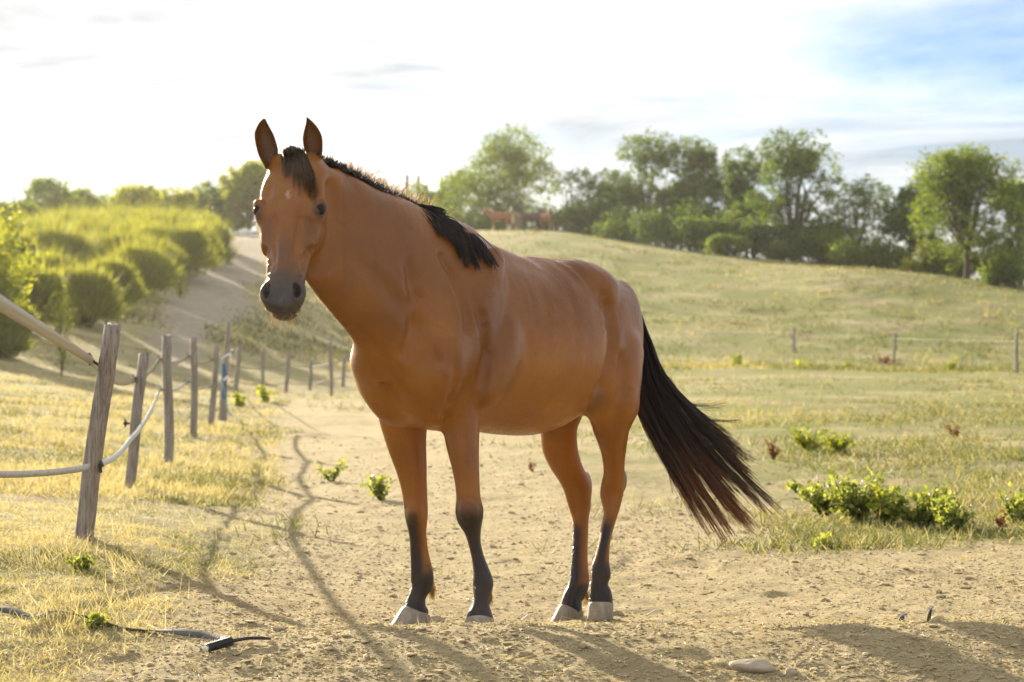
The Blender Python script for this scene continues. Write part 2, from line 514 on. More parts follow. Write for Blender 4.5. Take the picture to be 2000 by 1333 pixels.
# accessory carpal and sesamoid bumps
S.blob(P(915, 1000, 7.805), (0.030, 0.02, 0.040), k=0.02)
S.blob(P(811, 1002, 8.025), (0.026, 0.02, 0.040), k=0.02)
S.blob(P(1138, 1132, 9.0), (0.02, 0.025, 0.025), k=0.02)
S.blob(P(921, 1003, 7.90), (0.035, 0.03, 0.035), k=0.03)

# ---- head
def hs(y, zc, rs, ru, rd): return (*HH(0, y, zc), *HZ, rs, ru, rd)
S.sweep([hs(0.015, -.085, .086, .06, .07), hs(.08, -.075, .112, .074, .08), hs(.15, -.065, .118, .072, .09), hs(.22, -.062, .108, .064, .09),
         hs(.30, -.06, .094, .057, .08), hs(.38, -.056, .082, .050, .07), hs(.46, -.053, .070, .046, .06), hs(.525, -.052, .066, .045, .055), hs(.575, -.058, .053, .036, .045)], k=0.03)
# lower jaw and cheeks
S.sweep([hs(.18, -.15, .072, .06, .055), hs(.27, -.145, .064, .06, .055), hs(.36, -.115, .054, .06, .05), hs(.46, -.10, .050, .05, .04), hs(.54, -.088, .044, .04, .04), hs(.575, -.078, .038, .034, .034)], k=0.03)
for s in (1, -1):
    S.blob(HH(s * .070, .22, -.120), (.048, .128, .100), [HX, HY, HZ], k=0.022)           # cheek
    S.blob(HH(s * .088, .30, -.062), (.012, .095, .022), [HX, HY, HZ], k=0.020)          # facial crest
    S.blob(HH(s * .106, .188, -.036), (.026, .022, .038), [HX, HY, HZ], k=0.012)         # brow
    S.blob(HH(s * .100, .220, -.046), (.025, .034, .040), [HX, HY, HZ], k=0.022)         # orbit
    S.blob(HH(s * .082, .140, -.004), (.014, .028, .016), [HX, HY, HZ], k=0.035, op='cut')  # hollow above the eye
    S.blob(HH(s * .066, .36, -.002), (.016, .075, .016), [HX, HY, HZ], k=0.025, op='cut')
    S.blob(HH(s * .094, .415, -.055), (.016, .05, .03), [HX, HY, HZ], k=0.025, op='cut')  # hollow beside the nasal bone
    S.blob(HH(s * .054, .535, -.030), (.026, .040, .034), [HX, HY, HZ], k=0.022)         # nostril wing
    S.blob(HH(s * .062, .018, -.080), (.034, .06, .04), [HX, HY, HZ], k=0.03)            # ear base
S.sweep([hs(.22, -.02, .034, .022, .03), hs(.34, -.022, .030, .024, .03), hs(.46, -.026, .028, .022, .03), hs(.52, -.03, .026, .018, .03)], k=0.04)  # nasal bone
S.blob(HH(0, .572, -.045), (.053, .034, .036), [HX, HY, HZ], k=0.03)                     # upper lip
S.blob(HH(0, .580, -.085), (.042, .026, .034), [HX, HY, HZ], k=0.018)                    # chin
for s in (1, -1):
    d1 = np.array((.42 * s, .86, 0.28)); 
    ax = d1[0] * HX + d1[1] * HY + d1[2] * HZ; ax /= np.linalg.norm(ax)
    a3 = HX * s * 0.75 + HZ * 0.66; a3 -= ax * (a3 @ ax); a3 /= np.linalg.norm(a3)
    a2 = np.cross(ax, a3)
    S.blob(HH(s * .058, .533, -.006), (.030, .0125, .030), [ax, a2, a3], k=0.010, op='cut')   # nostril
    S.blob(HH(s * .128, .212, -.012), (.024, .0108, .022), [HX, HY, HZ], k=0.006, op='cut')   # eye socket
    S.blob(HH(s * .056, .588, -.082), (.030, .0035, .045), [HX, (HY * .95 - HZ * .30), (HZ * .95 + HY * .30)], k=0.008, op='cut')  # mouth line
# grooves between the muscles
def groove(pts, r, k):
    st = []
    for p in pts: st.append((*p, 0.3, -1, 0.2, r, r, r))
    S.sweep(st, k=k, op='cut', sub=4)
S.blob(HB(0.46, -0.05, 1.03), (0.09, 0.12, 0.14), fr(0.1, -1.0), k=0.08)
groove([HB(0.54, 0.0, 1.02), HB(0.52, 0.0, .92), HB(0.47, 0.0, .83)], .007, 0.06)              # between the breast muscles
groove([HB(-0.04, .285, 1.22), HB(-0.09, .285, 1.08), HB(-0.085, .272, .96), HB(-0.02, .255, .85)], .018, 0.05)         # behind the elbow
groove([HB(-0.70, .330, 1.24), HB(-0.675, .335, 1.10), HB(-0.65, .325, .98), HB(-0.60, .305, .88)], .022, 0.07)      # flank
groove([HB(0.80, .100, 1.40), HB(0.64, .125, 1.28), HB(0.52, .170, 1.15), HB(.46, .19, 1.04)], .014, 0.05)         # jugular groove
groove([P(652, 366, 7.310), P(655, 420, 7.318), P(653, 465, 7.308), P(640, 502, 7.296), P(617, 527, 7.276)], .020, 0.055)          # behind the jaw
groove([HB(0.44, .205, 1.14), HB(0.40, .235, 1.0), HB(.38, .2, .90)], .008, 0.045)

def skin_at(px_, py_):
    """first point of the sculpted surface along the view through a pixel"""
    d_ = np.arange(6.95, 9.4, .004); p_ = np.stack([P(px_, py_, q_) for q_ in d_])
    ii = [np.clip(np.searchsorted(S.g[c], p_[:, c]), 0, len(S.g[c]) - 1) for c in range(3)]
    hit = np.nonzero(S.F[ii[0], ii[1], ii[2]] < 0)[0]
    return p_[hit[0]] if len(hit) else None
def crease(path, r, k, sink=0.0):
    pts_ = []
    for a_, b_ in zip(path[:-1], path[1:]):
        for t_ in np.linspace(0, 1, 4, endpoint=False):
            q_ = skin_at(a_[0] + (b_[0] - a_[0]) * t_, a_[1] + (b_[1] - a_[1]) * t_)
            if q_ is not None: pts_.append(q_ - np.array((0, sink, 0)))
    if len(pts_) > 2:
        S.sweep([(*q_, 0.3, -1, 0.2, r * w_, r * w_, r * w_) for q_, w_ in zip(pts_, np.interp(np.linspace(0, 1, len(pts_)), [0, .2, .8, 1], [.35, 1, 1, .35]))], k=k, op='cut', sub=2)
crease([(690, 650), (718, 668), (744, 690), (752, 716), (780, 757), (816, 796), (848, 824)], .012, .030)   # neck and breast fold
crease([(926, 580), (938, 615), (947, 649), (949, 703), (943, 757), (939, 800)], .014, .040)               # behind the triceps
crease([(1181, 580), (1190, 622), (1196, 667), (1190, 712), (1172, 752), (1150, 784)], .016, .060)         # flank
crease([(860, 500), (888, 545), (908, 600), (914, 660)], .008, .035)                                       # spine of the shoulder blade
crease([(800, 520), (812, 580), (806, 650), (790, 700)], .010, .060)                                       # front of the shoulder
crease([(880, 770), (872, 800), (870, 826)], .010, .025)                                                   # armpit
crease([(905, 840), (909, 880), (908, 920), (905, 955)], .006, .020)                                       # forearm muscles
crease([(790, 860), (800, 900), (806, 945)], .006, .020)
crease([(1215, 700), (1218, 750), (1208, 800), (1200, 850)], .010, .050)                                   # ham
crease([(1198, 985), (1190, 1020), (1181, 1060)], .005, .012)                                              # tendons
crease([(926, 1050), (932, 1080), (938, 1105)], .005, .012)
crease([(1136, 1020), (1136, 1060), (1134, 1095)], .005, .012)
crease([(822, 1050), (824, 1085), (828, 1110)], .005, .012)
# face: nasal bone edges, cheek bone ends, lids and lips
crease([(536, 425), (534, 460), (535, 500), (533, 532)], .008, .022)
crease([(586, 428), (581, 460), (577, 500), (577, 532)], .008, .022)
crease([(618, 486), (603, 494), (593, 512), (590, 532)], .012, .022)
crease([(511, 486), (521, 496), (525, 512), (525, 530)], .010, .022)
crease([(606, 368), (614, 378), (620, 386)], .012, .030)
crease([(611, 402), (616, 395), (624, 392), (632, 397)], .0045, .009)
crease([(611, 412), (618, 419), (626, 420), (633, 414)], .0045, .010)
crease([(600, 430), (610, 450), (612, 470)], .007, .022)
crease([(528, 600), (545, 608), (566, 608), (588, 596)], .0045, .010)
crease([(547, 556), (547, 575), (548, 592)], .004, .012)
V, Q = S.mesh(9, lambda v: smooth01(v[:, 1], 7.40, 7.55) * smooth01(v[:, 2], 0.5, 0.75))
del S
# keep the largest connected piece only (labels by repeated minimum)
lab = np.arange(len(V))
for it in range(400):
    m = lab[Q].min(1)
    new = lab.copy()
    for c in range(4): np.minimum.at(new, Q[:, c], m)
    new = new[new]
    if (new == lab).all(): break
    lab = new
main = np.bincount(lab).argmax()
keep = lab == main
remap = np.cumsum(keep) - 1
Q = remap[Q[keep[Q].all(1)]]; V = V[keep]

# ears: cupped leaves, closed shells
def ear(rows, d, twist):
    vs_, fs = [], []
    n = 13
    for r, (py, xl, xr) in enumerate(rows):
        t = r / (len(rows) - 1)
        cup = 0.036 * math.sin(math.pi * min(1, 0.18 + 0.80 * t)) ** 0.8
        for side in (0, 1):
            for j in range(n):
                s = -1 + 2 * j / (n - 1)
                x = (xl + xr) / 2 + (xr - xl) / 2 * math.sin(s * math.pi / 2)
                p = P(x, py, d)
                bul = math.cos(s * math.pi / 2)
                p[1] += cup * bul + (-0.010 * (1 - bul)) + twist * s * 0.02
                if side: p[1] -= 0.006 * bul + 0.001
                vs_.append(p)
    m = len(rows)
    at = lambda r, side, j: r * 2 * n + side * n + j
    for r in range(m - 1):
        for j in range(n - 1):
            fs.append((at(r, 0, j), at(r, 0, j + 1), at(r + 1, 0, j + 1), at(r + 1, 0, j)))
            fs.append((at(r, 1, j + 1), at(r, 1, j), at(r + 1, 1, j), at(r + 1, 1, j + 1)))
        fs.append((at(r, 1, 0), at(r, 0, 0), at(r + 1, 0, 0), at(r + 1, 1, 0)))
        fs.append((at(r, 0, n - 1), at(r, 1, n - 1), at(r + 1, 1, n - 1), at(r + 1, 0, n - 1)))
    return np.array(vs_), np.array(fs)
def dens(rows, m=4):
    rows = np.array(rows, float); out = []
    for i in range(len(rows) - 1):
        p0, p1, p2, p3 = rows[max(i - 1, 0)], rows[i], rows[i + 1], rows[min(i + 2, len(rows) - 1)]
        for s in range(m):
            t = s / m
            out.append(0.5 * (2 * p1 + (p2 - p0) * t + (2 * p0 - 5 * p1 + 4 * p2 - p3) * t * t + (3 * p1 - p0 - 3 * p2 + p3) * t ** 3))
    out.append(rows[-1]); return np.array(out)
EAR_R = dens([(330, 519, 531), (320, 515, 534), (308, 508, 541), (293, 503, 543), (278, 500, 539), (263, 499, 534), (250, 503, 527), (240, 509, 521.5), (233.5, 516.5, 518.5)])
EAR_L = dens([(332, 610, 624), (320, 606, 626), (308, 600, 629), (295, 595, 631), (280, 592, 631), (266, 592, 629), (252, 595, 622), (241, 598, 613), (230.5, 599, 601.5)])
n_body = len(V)
for rows, tw in ((EAR_R, 0.5), (EAR_L, -0.5)):
    ev, ef = ear(rows, 7.335, tw)
    Q = np.concatenate((Q, ef + len(V))); V = np.concatenate((V, ev))

# ---- coat markings: r = black points, g = grey muzzle and eye skin, b = pale hairs
px = V[:, 0] / V[:, 1] * FPX + 1000; py = 700 - (V[:, 2] - CAM_H) / V[:, 1] * FPX
rel = V - np.array((WX, WY, 0))
ca, cb, cz = rel @ UF, rel @ UL, V[:, 2]
hrel = V - HP0
hx, hy, hz = hrel @ HX, hrel @ HY, hrel @ HZ
ishead = (hy > -0.2) & (hy < 0.75) & (np.abs(hx) < 0.16) & (hz > -0.26) & (V[:, 1] < 7.42)
wob = (fbm(ca * 22 + cb * 15, cz * 14, 4, 3, .65) - 0.5) * 0.13
black = np.zeros(len(V)); grey = np.zeros(len(V)); pale = np.zeros(len(V))
front = (ca > -0.35) & (cz < 0.62); hind = (ca < -0.35) & (cz < 0.70)
isRF = front & (px < 850); isLF = front & (px >= 850)
isRH = hind & (px < 1151) & (V[:, 1] > 8.86); isLH = hind & ~isRH
z0 = cz + wob
lf = smooth01(z0, 0.53, 0.43)
cenR = np.interp(py, [r[0] for r in RF], [(r[1] + r[2]) / 2 for r in RF])
rf_side = smooth01(px - cenR, 14, -4)            # the inside back of the right cannon stays brown
rf = smooth01(z0, 0.50, 0.40) * np.maximum(rf_side, smooth01(z0, 0.26, 0.17))
black = np.where(isLF, lf, black); black = np.where(isRF, rf, black)
cenRH = np.interp(py, [r[0] for r in RH], [(r[1] + r[2]) / 2 for r in RH])
rh = smooth01(z0, 0.36, 0.25) * np.maximum(smooth01(px - cenRH, 12, -6), smooth01(z0, 0.14, 0.06))
cenLH = np.interp(py, [r[0] for r in LH], [(r[1] + r[2]) / 2 for r in LH])
lh = smooth01(z0, 0.42, 0.30) * np.maximum(smooth01(np.abs(px - cenLH + 1), 13, 5), smooth01(z0, 0.24, 0.14))
black = np.where(isRH, rh, black); black = np.where(isLH, lh, black)
black = np.where(hind & (V[:, 1] > 8.93) & (px > 1208) & (cz > 0.4), 0.8, black)
# muzzle, nostrils, mouth
grey = np.where(ishead, np.maximum(grey, smooth01(hy + 0.6 * np.clip(-hz - 0.06, 0, 1) * 0 + (fbm(hx * 30, hy * 30, 3, 5) - .5) * 0.05, 0.38, 0.52)), grey)
eye_d = np.minimum(*[np.sqrt((hx - s * .108) ** 2 + ((hy - .215) * 0.8) ** 2 + (hz + .03) ** 2) for s in (1, -1)])
grey = np.where(ishead, np.maximum(grey, 0.45 * smooth01(eye_d, 0.044, 0.022)), grey)
crest_d = np.minimum(*[np.sqrt(((hx - s * .075) * 1.2) ** 2 + ((hy - .31) * 0.42) ** 2 + (hz + .03) ** 2) for s in (1, -1)])
grey = np.where(ishead, np.maximum(grey, 0.32 * smooth01(crest_d, 0.05, 0.012)), grey)
nose_d = np.sqrt(((hx) * 1.1) ** 2 + ((hy - .42) * 0.4) ** 2)
grey = np.where(ishead & (hz > -.05), np.maximum(grey, 0.5 * smooth01(nose_d, 0.06, 0.01)), grey)
black = np.where(ishead, np.maximum(black, 0.6 * smooth01(eye_d, 0.034, 0.020)), black)
nos = np.minimum(*[np.sqrt((hx - s * .052) ** 2 + ((hy - .537) * .7) ** 2 + (hz + .012) ** 2) for s in (1, -1)])
black = np.where(ishead, np.maximum(black, 0.75 * smooth01(nos, 0.022, 0.006)), black)
star = np.sqrt((hx - .002) ** 2 + ((hy - .165) * .9) ** 2)
sp = fbm(hx * 70 + 40, hy * 70, 4, 19, .7)
pale = np.where(ishead & (hz > -.06), smooth01(star, 0.024, 0.006) * 0.42 * smooth01(sp, 0.46, 0.66), pale)
# ears: dusky inside, dark rims
ear_m = np.arange(len(V)) >= n_body
black = np.where(ear_m, 0.42, black)
# dark line down the back and a darker patch in each flank crease
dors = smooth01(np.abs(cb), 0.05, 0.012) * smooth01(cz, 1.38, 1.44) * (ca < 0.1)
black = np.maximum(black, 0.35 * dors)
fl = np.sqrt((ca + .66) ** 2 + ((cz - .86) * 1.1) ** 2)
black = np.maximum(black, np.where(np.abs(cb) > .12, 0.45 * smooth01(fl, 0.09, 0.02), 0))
# a bay coat is dusky brown over the back, shoulder and face and tan gold underneath
dusk = smooth01(cz + (fbm(ca * 4, cz * 4, 3, 13) - .5) * .35, 0.86, 1.42)
sho = np.sqrt(((ca - .17) / .30) ** 2 + ((cz - 1.20) / .34) ** 2)
dusk = np.maximum(dusk * .75, smooth01(sho, 1.15, .35) * .9)
dusk = np.where(ishead, .55, dusk)
me = np_mesh('horse_body', V, Q)
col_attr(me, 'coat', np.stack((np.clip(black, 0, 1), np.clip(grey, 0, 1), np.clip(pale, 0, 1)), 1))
barrel = smooth01(np.sqrt(((ca + .38) / .36) ** 2 + ((cz - 1.08) / .34) ** 2), 1.1, .55)
ribs = np.sin(2 * np.pi * (ca * 11 + cz * 2.6)) * barrel * .5
vein = np.abs(fbm(ca * 7 + 3, cz * 7 + cb * 5, 3, 91) - .5); vein = smooth01(vein, .028, .0) * smooth01(cz, .2, .6) * .8
relief = .5 + .11 * ribs + .07 * vein + .40 * (fbm(ca * 9, cz * 9 + cb * 6, 3, 92) - .5)
coat_rgb = np.stack((np.clip(black, 0, 1), np.clip(grey, 0, 1), np.clip(pale, 0, 1)), 1)
dusk_rgb = np.stack((dusk, np.clip(relief, 0, 1), dusk), 1)
col_attr(me, 'dusk', dusk_rgb)

m = NT('bay_coat')
ch = m.sep(m.attr('coat'))
obj_c = m.coord()
n1 = m.noise(3.2, 5, 0.6, obj_c)
n2 = m.noise(150, 3, 0.6, obj_c, sc=(1, 1, 0.22))
n3 = m.noise(14, 4, 0.6, obj_c)
base = m.ramp(n1, [(0.28, (0.200, 0.066, 0.007)), (0.52, (0.285, 0.102, 0.009)), (0.75, (0.370, 0.146, 0.014))])
base = m.mix(m.ramp(n2, [(0.3, 0.0), (0.7, 0.30)]), base, (0.15, 0.048, 0.008))
base = m.mix(m.ramp(n3, [(0.45, 0.0), (0.8, 0.18)]), base, (0.31, 0.125, 0.030))
base = m.mix(m.math('MULTIPLY', m.sep(m.attr('dusk'))[0], .62), base, m.ramp(n1, [(.3, (.100, .033, .008)), (.7, (.150, .052, .012))]))
base = m.mix(ch[1], base, m.ramp(n3, [(0.3, (0.040, 0.031, 0.026)), (0.7, (0.075, 0.058, 0.047))]))
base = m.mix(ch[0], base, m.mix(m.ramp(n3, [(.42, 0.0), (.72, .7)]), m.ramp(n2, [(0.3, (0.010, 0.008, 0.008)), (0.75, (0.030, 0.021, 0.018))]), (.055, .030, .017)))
base = m.mix(ch[2], base, (0.55, 0.48, 0.42))
bsdf = m.principled(Base_Color=base, Roughness=m.ramp(n3, [(0.3, 0.30), (0.7, 0.44)]))
bsdf.inputs['Specular IOR Level'].default_value = 0.36
bsdf.inputs['Sheen Weight'].default_value = 0.10
bsdf.inputs['Sheen Roughness'].default_value = 0.14
bsdf.inputs['Sheen Tint'].default_value = (1.0, 0.78, 0.55, 1)
m.link(m.bump(m.noise(260, 2, 0.5, obj_c, sc=(1, 1, 0.18)), 0.10, 0.002, m.bump(m.sep(m.attr('dusk'))[1], 0.55, 0.016, m.bump(n3, 0.10, 0.012))), bsdf.inputs['Normal'])
COAT = m.mat

horse = empty('horse', tuple(HB(-0.4, 0, 0)))
tag(horse, 'large bay horse with black tail standing in the foreground looking at the camera', 'horse')
HORSE_O = np.array(horse.location)
def horse_part(name, V, F, mat, smooth=True):
    me_ = np_mesh(name, np.asarray(V) - HORSE_O, F, smooth)
    return link_mesh(name, me_, mat, horse)
me.vertices.foreach_set('co', (V - HORSE_O).astype(np.float32).ravel()); me.update()
body = link_mesh('body', me, COAT, horse)

# ---- eyes
m = NT('eye')
bs = m.principled(Base_Color=m.ramp(m.noise(40, 2), [(0.3, (0.010, 0.005, 0.003)), (0.7, (0.03, 0.012, 0.005))]), Roughness=0.12)
bs.inputs['Specular IOR Level'].default_value = 0.18
EYE = m.mat
def uv_ball(c, r, nu=20, nv=12):
    vs_ = []; fs = []
    for i in range(nv + 1):
        a = math.pi * i / nv
        for j in range(nu):
            b = 2 * math.pi * j / nu
            vs_.append((c[0] + r * math.sin(a) * math.cos(b), c[1] + r * math.sin(a) * math.sin(b), c[2] + r * math.cos(a)))
    for i in range(nv):
        for j in range(nu):
            fs.append((i * nu + j, (i + 1) * nu + j, (i + 1) * nu + (j + 1) % nu, i * nu + (j + 1) % nu))
    return np.array(vs_), np.array(fs)
for s in (1, -1):
    v, f = uv_ball(HH(s * .1075, .212, -.029), .0225)
    horse_part('eye', v, f, EYE)

# ---- hooves
m = NT('hoof_horn')
hn = m.noise(38, 4, 0.6, m.coord(), sc=(1, 1, 0.25))
hn2 = m.noise(120, 2, 0.6, m.coord(), sc=(0.12, 0.12, 1))
hb_ = m.ramp(hn, [(0.3, (0.20, 0.165, 0.125)), (0.6, (0.31, 0.27, 0.215)), (0.8, (0.42, 0.375, 0.31))])
hb_ = m.mix(m.ramp(hn2, [(0.45, 0.0), (0.7, 0.35)]), hb_, (0.17, 0.14, 0.11))
bs = m.principled(Base_Color=hb_, Roughness=0.6)
m.link(m.bump(hn2, 0.25, 0.004), bs.inputs['Normal'])
HOOF = m.mat
def hoof(bot, top, fdir, blen, bwid, tlen, twid, front_up, heel_up=0.0):
    """bot/top centres; ring outline long axis along fdir; front_up raises the coronet at the toe"""
    f = np.array((fdir[0], fdir[1], 0.0)); f /= np.linalg.norm(f)
    sdv = np.array((-f[1], f[0], 0.0))
    n = 28; vs_ = []; fs = []
    lev = [(0.0, 0.985), (0.02, 1.0), (0.25, 1.0), (0.5, 1.0), (0.75, 1.0), (0.95, 1.0), (1.0, 0.965), (1.06, 0.85)]
    for t, grow in lev:
        c = bot + (top - bot) * t
        L = (blen + (tlen - blen) * t) * grow; W_ = (bwid + (twid - bwid) * t) * grow
        for j in range(n):
            a = 2 * math.pi * j / n
            ca_, sa_ = math.cos(a), math.sin(a)
            e = 0.82 if ca_ > 0 else 0.62
            u_ = math.copysign(abs(ca_) ** e, ca_) * L / 2; w_ = sa_ * W_ / 2 * (1.0 if ca_ > 0 else 0.95)
            zz_ = front_up * ca_ * t + heel_up * max(0, -ca_) * (1 - t)
            vs_.append(c + f * u_ + sdv * w_ + np.array((0, 0, zz_)))
    for i in range(len(lev) - 1):
        for j in range(n):
            fs.append((i * n + j, i * n + (j + 1) % n, (i + 1) * n + (j + 1) % n, (i + 1) * n + j))
    vs_.append(bot + np.array((0, 0, 0.004))); cb_ = len(vs_) - 1
    for j in range(0, n, 2): fs.append((cb_, (j + 2) % n, (j + 1) % n, j))
    return np.array(vs_), np.array(fs)
for args in ((P(800, 1222, 8.045), P(813, 1194, 8.055), (-.92, -.40), .158, .128, .112, .098, .020),
             (P(936, 1240, 7.82), P(937, 1208, 7.83), (-.08, -1.0), .150, .140, .112, .106, .014),
             (P(1106, 1215, 8.94), P(1116, 1188, 8.945), (-.88, -.47), .148, .118, .108, .094, .018),
             (P(1172, 1210, 8.775), P(1174, 1177, 8.775), (-.35, -.94), .135, .112, .112, .104, .004, .022)):
    v, f = hoof(*args)
    horse_part('hoof', v, f, HOOF)
# ------------------------------------------------------------------ mane, forelock, tail and fine hairs
from mathutils.bvhtree import BVHTree
_bvh = BVHTree.FromPolygons([tuple(p) for p in V[:n_body].tolist()], [tuple(q_) for q_ in Q[(Q < n_body).all(1)].tolist()])
def surf(px_, py_, default_d=8.0):
    d_ = P(px_, py_, 1.0) - np.array((0, 0, CAM_H)); d_ /= np.linalg.norm(d_)
    hit, nor, _, _ = _bvh.ray_cast(Vector((0, 0, CAM_H)), Vector(d_))
    if hit is None: return P(px_, py_, default_d), np.array((0, -1.0, 0))
    return np.array(hit), np.array(nor)

def strands(paths, r0, r1, tints, tip_tint=None):
    """paths (n, m, 3) -> three-sided hairs; tint per vertex = root-to-tip value"""
    n, m_, _ = paths.shape
    t = np.gradient(paths, axis=1); t /= np.linalg.norm(t, axis=2)[..., None] + 1e-9
    ref = np.array((0.35, -0.9, 0.25))
    s = np.cross(t, ref); s /= np.linalg.norm(s, axis=2)[..., None] + 1e-9
    u = np.cross(t, s)
    lev = np.linspace(0, 1, m_)[None, :, None]
    rad = (r0 + (r1 - r0) * lev ** 1.5)
    V_ = np.stack([paths + rad * (math.cos(a) * s + math.sin(a) * u) for a in (0, 2.094, 4.189)], 2).reshape(-1, 3)
    base = (np.arange(n)[:, None, None] * m_ + np.arange(m_ - 1)[None, :, None]) * 3
    j = np.arange(3)[None, None, :]; j2 = (j + 1) % 3
    F_h = np.stack((base + j, base + j2, base + 3 + j2, base + 3 + j), -1).reshape(-1, 4)
    tt = np.repeat((tints[:, None] + ((0 * tints if tip_tint is None else tip_tint)[:, None] * np.linspace(0, 1, m_)[None] ** 3)).reshape(-1), 3)
    return V_, F_h, tt

def hair_material(name, c0, c1, c2, trans=.15):
    m = NT(name)
    v = m.sep(m.attr('tint'))
    base = m.ramp(v[0], [(0.0, c0), (.45, c1), (1.0, c2)])
    b = m.n('ShaderNodeBsdfPrincipled', Base_Color=base, Roughness=.38)
    b.inputs['Specular IOR Level'].default_value = .5
    t = m.n('ShaderNodeBsdfTranslucent', Color=m.mix(1.0, base, (1.25, 1.2, 1.0), 'MULTIPLY'))
    mx = m.t.nodes.new('ShaderNodeMixShader'); mx.inputs[0].default_value = trans
    m.link(b.outputs[0], mx.inputs[1]); m.link(t.outputs[0], mx.inputs[2]); m.link(mx.outputs[0], m.out.inputs['Surface'])
    return m.mat
HAIR_DARK = hair_material('black_horse_hair', (.010, .008, .008), (.034, .022, .017), (.28, .10, .032))
HAIR_GOLD = hair_material('rim_light_and_pale_hair', (.16, .105, .045), (.42, .30, .13), (.66, .52, .28), .65)  # gold paints backlight into rim hairs and wisps; whiskers and feathers are simply pale
HAIR_FORE = hair_material('forelock_hair', (.014, .011, .010), (.055, .036, .024), (.24, .13, .06), .2)
rh = np.random.default_rng(5)
def hair_part(name, sets, mat):
    V_ = []; F_h = []; T_ = []; o = 0
    for v, f, t in sets:
        V_.append(v); F_h.append(f + o); T_.append(t); o += len(v)
    me_ = np_mesh(name, np.concatenate(V_) - HORSE_O, np.concatenate(F_h)); tint_attr_(me_, np.concatenate(T_))
    return link_mesh(name, me_, mat, horse)
def tint_attr_(me_, t): col_attr(me_, 'tint', np.stack((np.clip(t, 0, 1),) * 3, 1))

# tail: fan of strands between two edge curves, clumped into locks
edgeL = dens([(1226, 596, 9.08), (1236, 680, 9.07), (1240, 770, 9.05), (1272, 845, 9.03), (1318, 912, 9.01), (1362, 972, 8.99), (1408, 1036, 8.97)], 3)
edgeR = dens([(1243, 592, 9.05), (1270, 668, 9.03), (1296, 735, 9.02), (1345, 800, 9.0), (1392, 858, 8.98), (1446, 918, 8.97), (1506, 978, 8.95)], 3)
m_ = len(edgeL)
nt = 2700
lock = rh.integers(0, 46, nt)
lock_s = np.sort(rh.uniform(-.02, 1.02, 46)); lock_end = rh.uniform(.70, 1.06, 46); lock_end[rh.integers(0, 46, 8)] = rh.uniform(.45, .65, 8)
s_ = np.clip(lock_s[lock] + rh.normal(size=nt) * .018, -.04, 1.05)
lock_j = rh.normal(size=(46, 2)) * 13
endf = lock_end[lock] * rh.uniform(.86, 1.04, nt)
lev = np.linspace(0, 1, m_)
paths = np.zeros((nt, m_, 3))
for k in range(nt):
    pos = lev * endf[k] * (m_ - 1)
    i0 = np.clip(pos.astype(int), 0, m_ - 2); fr_ = (pos - i0)[:, None]
    l = edgeL[i0] * (1 - fr_) + edgeL[i0 + 1] * fr_; r = edgeR[i0] * (1 - fr_) + edgeR[i0 + 1] * fr_
    sk = s_[k] + (s_[k] - .5) * .22 * lev ** 2 + (lock_s[lock[k]] - s_[k]) * .6 * lev ** 2 + .035 * np.sin(lev * 5 + lock[k]) * lev
    c = l * (1 - sk[:, None]) + r * sk[:, None]
    c[:, 0] += lev ** 2 * (rh.normal() * 4 + lock_j[lock[k], 0]) + np.sin(lev * 9 + rh.uniform(0, 6)) * 1.8 * lev
    c[:, 1] += lev ** 2 * (rh.normal() * 4 + lock_j[lock[k], 1])
    paths[k] = np.stack([P(*q_) for q_ in c])
    paths[k, :, 1] += rh.normal() * .028 * np.sin(np.clip(lev + .15, 0, 1) * 2.6) + 0.004 * rh.normal(size=m_)
paths += np.cumsum(rh.normal(size=paths.shape), 1) * .0011
tail_tip = np.where(s_ < .6, .95, .55) * rh.uniform(.5, 1.3, nt)
tail_sets = [strands(paths, .0017, .0006, rh.uniform(.02, .30, nt), tail_tip)]
# stray curls blown off the upper edge
for (x0, y0, x1, y1, x2, y2) in ((1318, 776, 1345, 797, 1412, 792), (1330, 800, 1372, 826, 1446, 822), (1300, 742, 1322, 765, 1335, 782), (1352, 830, 1400, 862, 1478, 902), (1290, 850, 1318, 930, 1362, 1018), (1360, 840, 1440, 905, 1470, 935), (1278, 838, 1302, 890, 1322, 960)):
    q_ = []
    for k in range(14):
        t = np.linspace(0, 1, 12)[:, None]
        a_, b_, c_ = (np.array((x, y)) + rh.normal(size=2) * 5 for x, y in ((x0, y0), (x1, y1), (x2, y2)))
        c2 = a_ * (1 - t) ** 2 + 2 * b_ * t * (1 - t) + c_ * t ** 2
        q_.append(np.stack([P(p[0], p[1], 8.98) for p in c2]))
    q_ = np.array(q_)
    tail_sets.append(strands(q_, .0012, .0004, rh.uniform(.1, .4, len(q_)), rh.uniform(.2, .5, len(q_))))
tail = hair_part('tail', tail_sets, HAIR_DARK)
# tail bone under the hair
v, f = [], []
dock = [HB(-1.04, 0, 1.27), P(1222, 596, 9.09), P(1246, 650, 9.07), P(1256, 720, 9.05), P(1268, 790, 9.04), P(1290, 850, 9.02)]
def tube_simple(path, radii, n=8):
    path = np.asarray(path, float); V_ = []; F_t = []
    for i, p in enumerate(path):
        t = path[min(i + 1, len(path) - 1)] - path[max(i - 1, 0)]; t = t / np.linalg.norm(t)
        s = np.cross(t, (0, 1.0, 0.1)); s /= np.linalg.norm(s); u = np.cross(s, t)
        for j in range(n):
            a = 2 * math.pi * j / n
            V_.append(p + radii[i] * (math.cos(a) * s + math.sin(a) * u))
    for i in range(len(path) - 1):
        for j in range(n): F_t.append((i * n + j, i * n + (j + 1) % n, (i + 1) * n + (j + 1) % n, (i + 1) * n + j))
    return np.array(V_), np.array(F_t)
v, f = tube_simple(dock, [.05, .034, .034, .032, .026, .008])
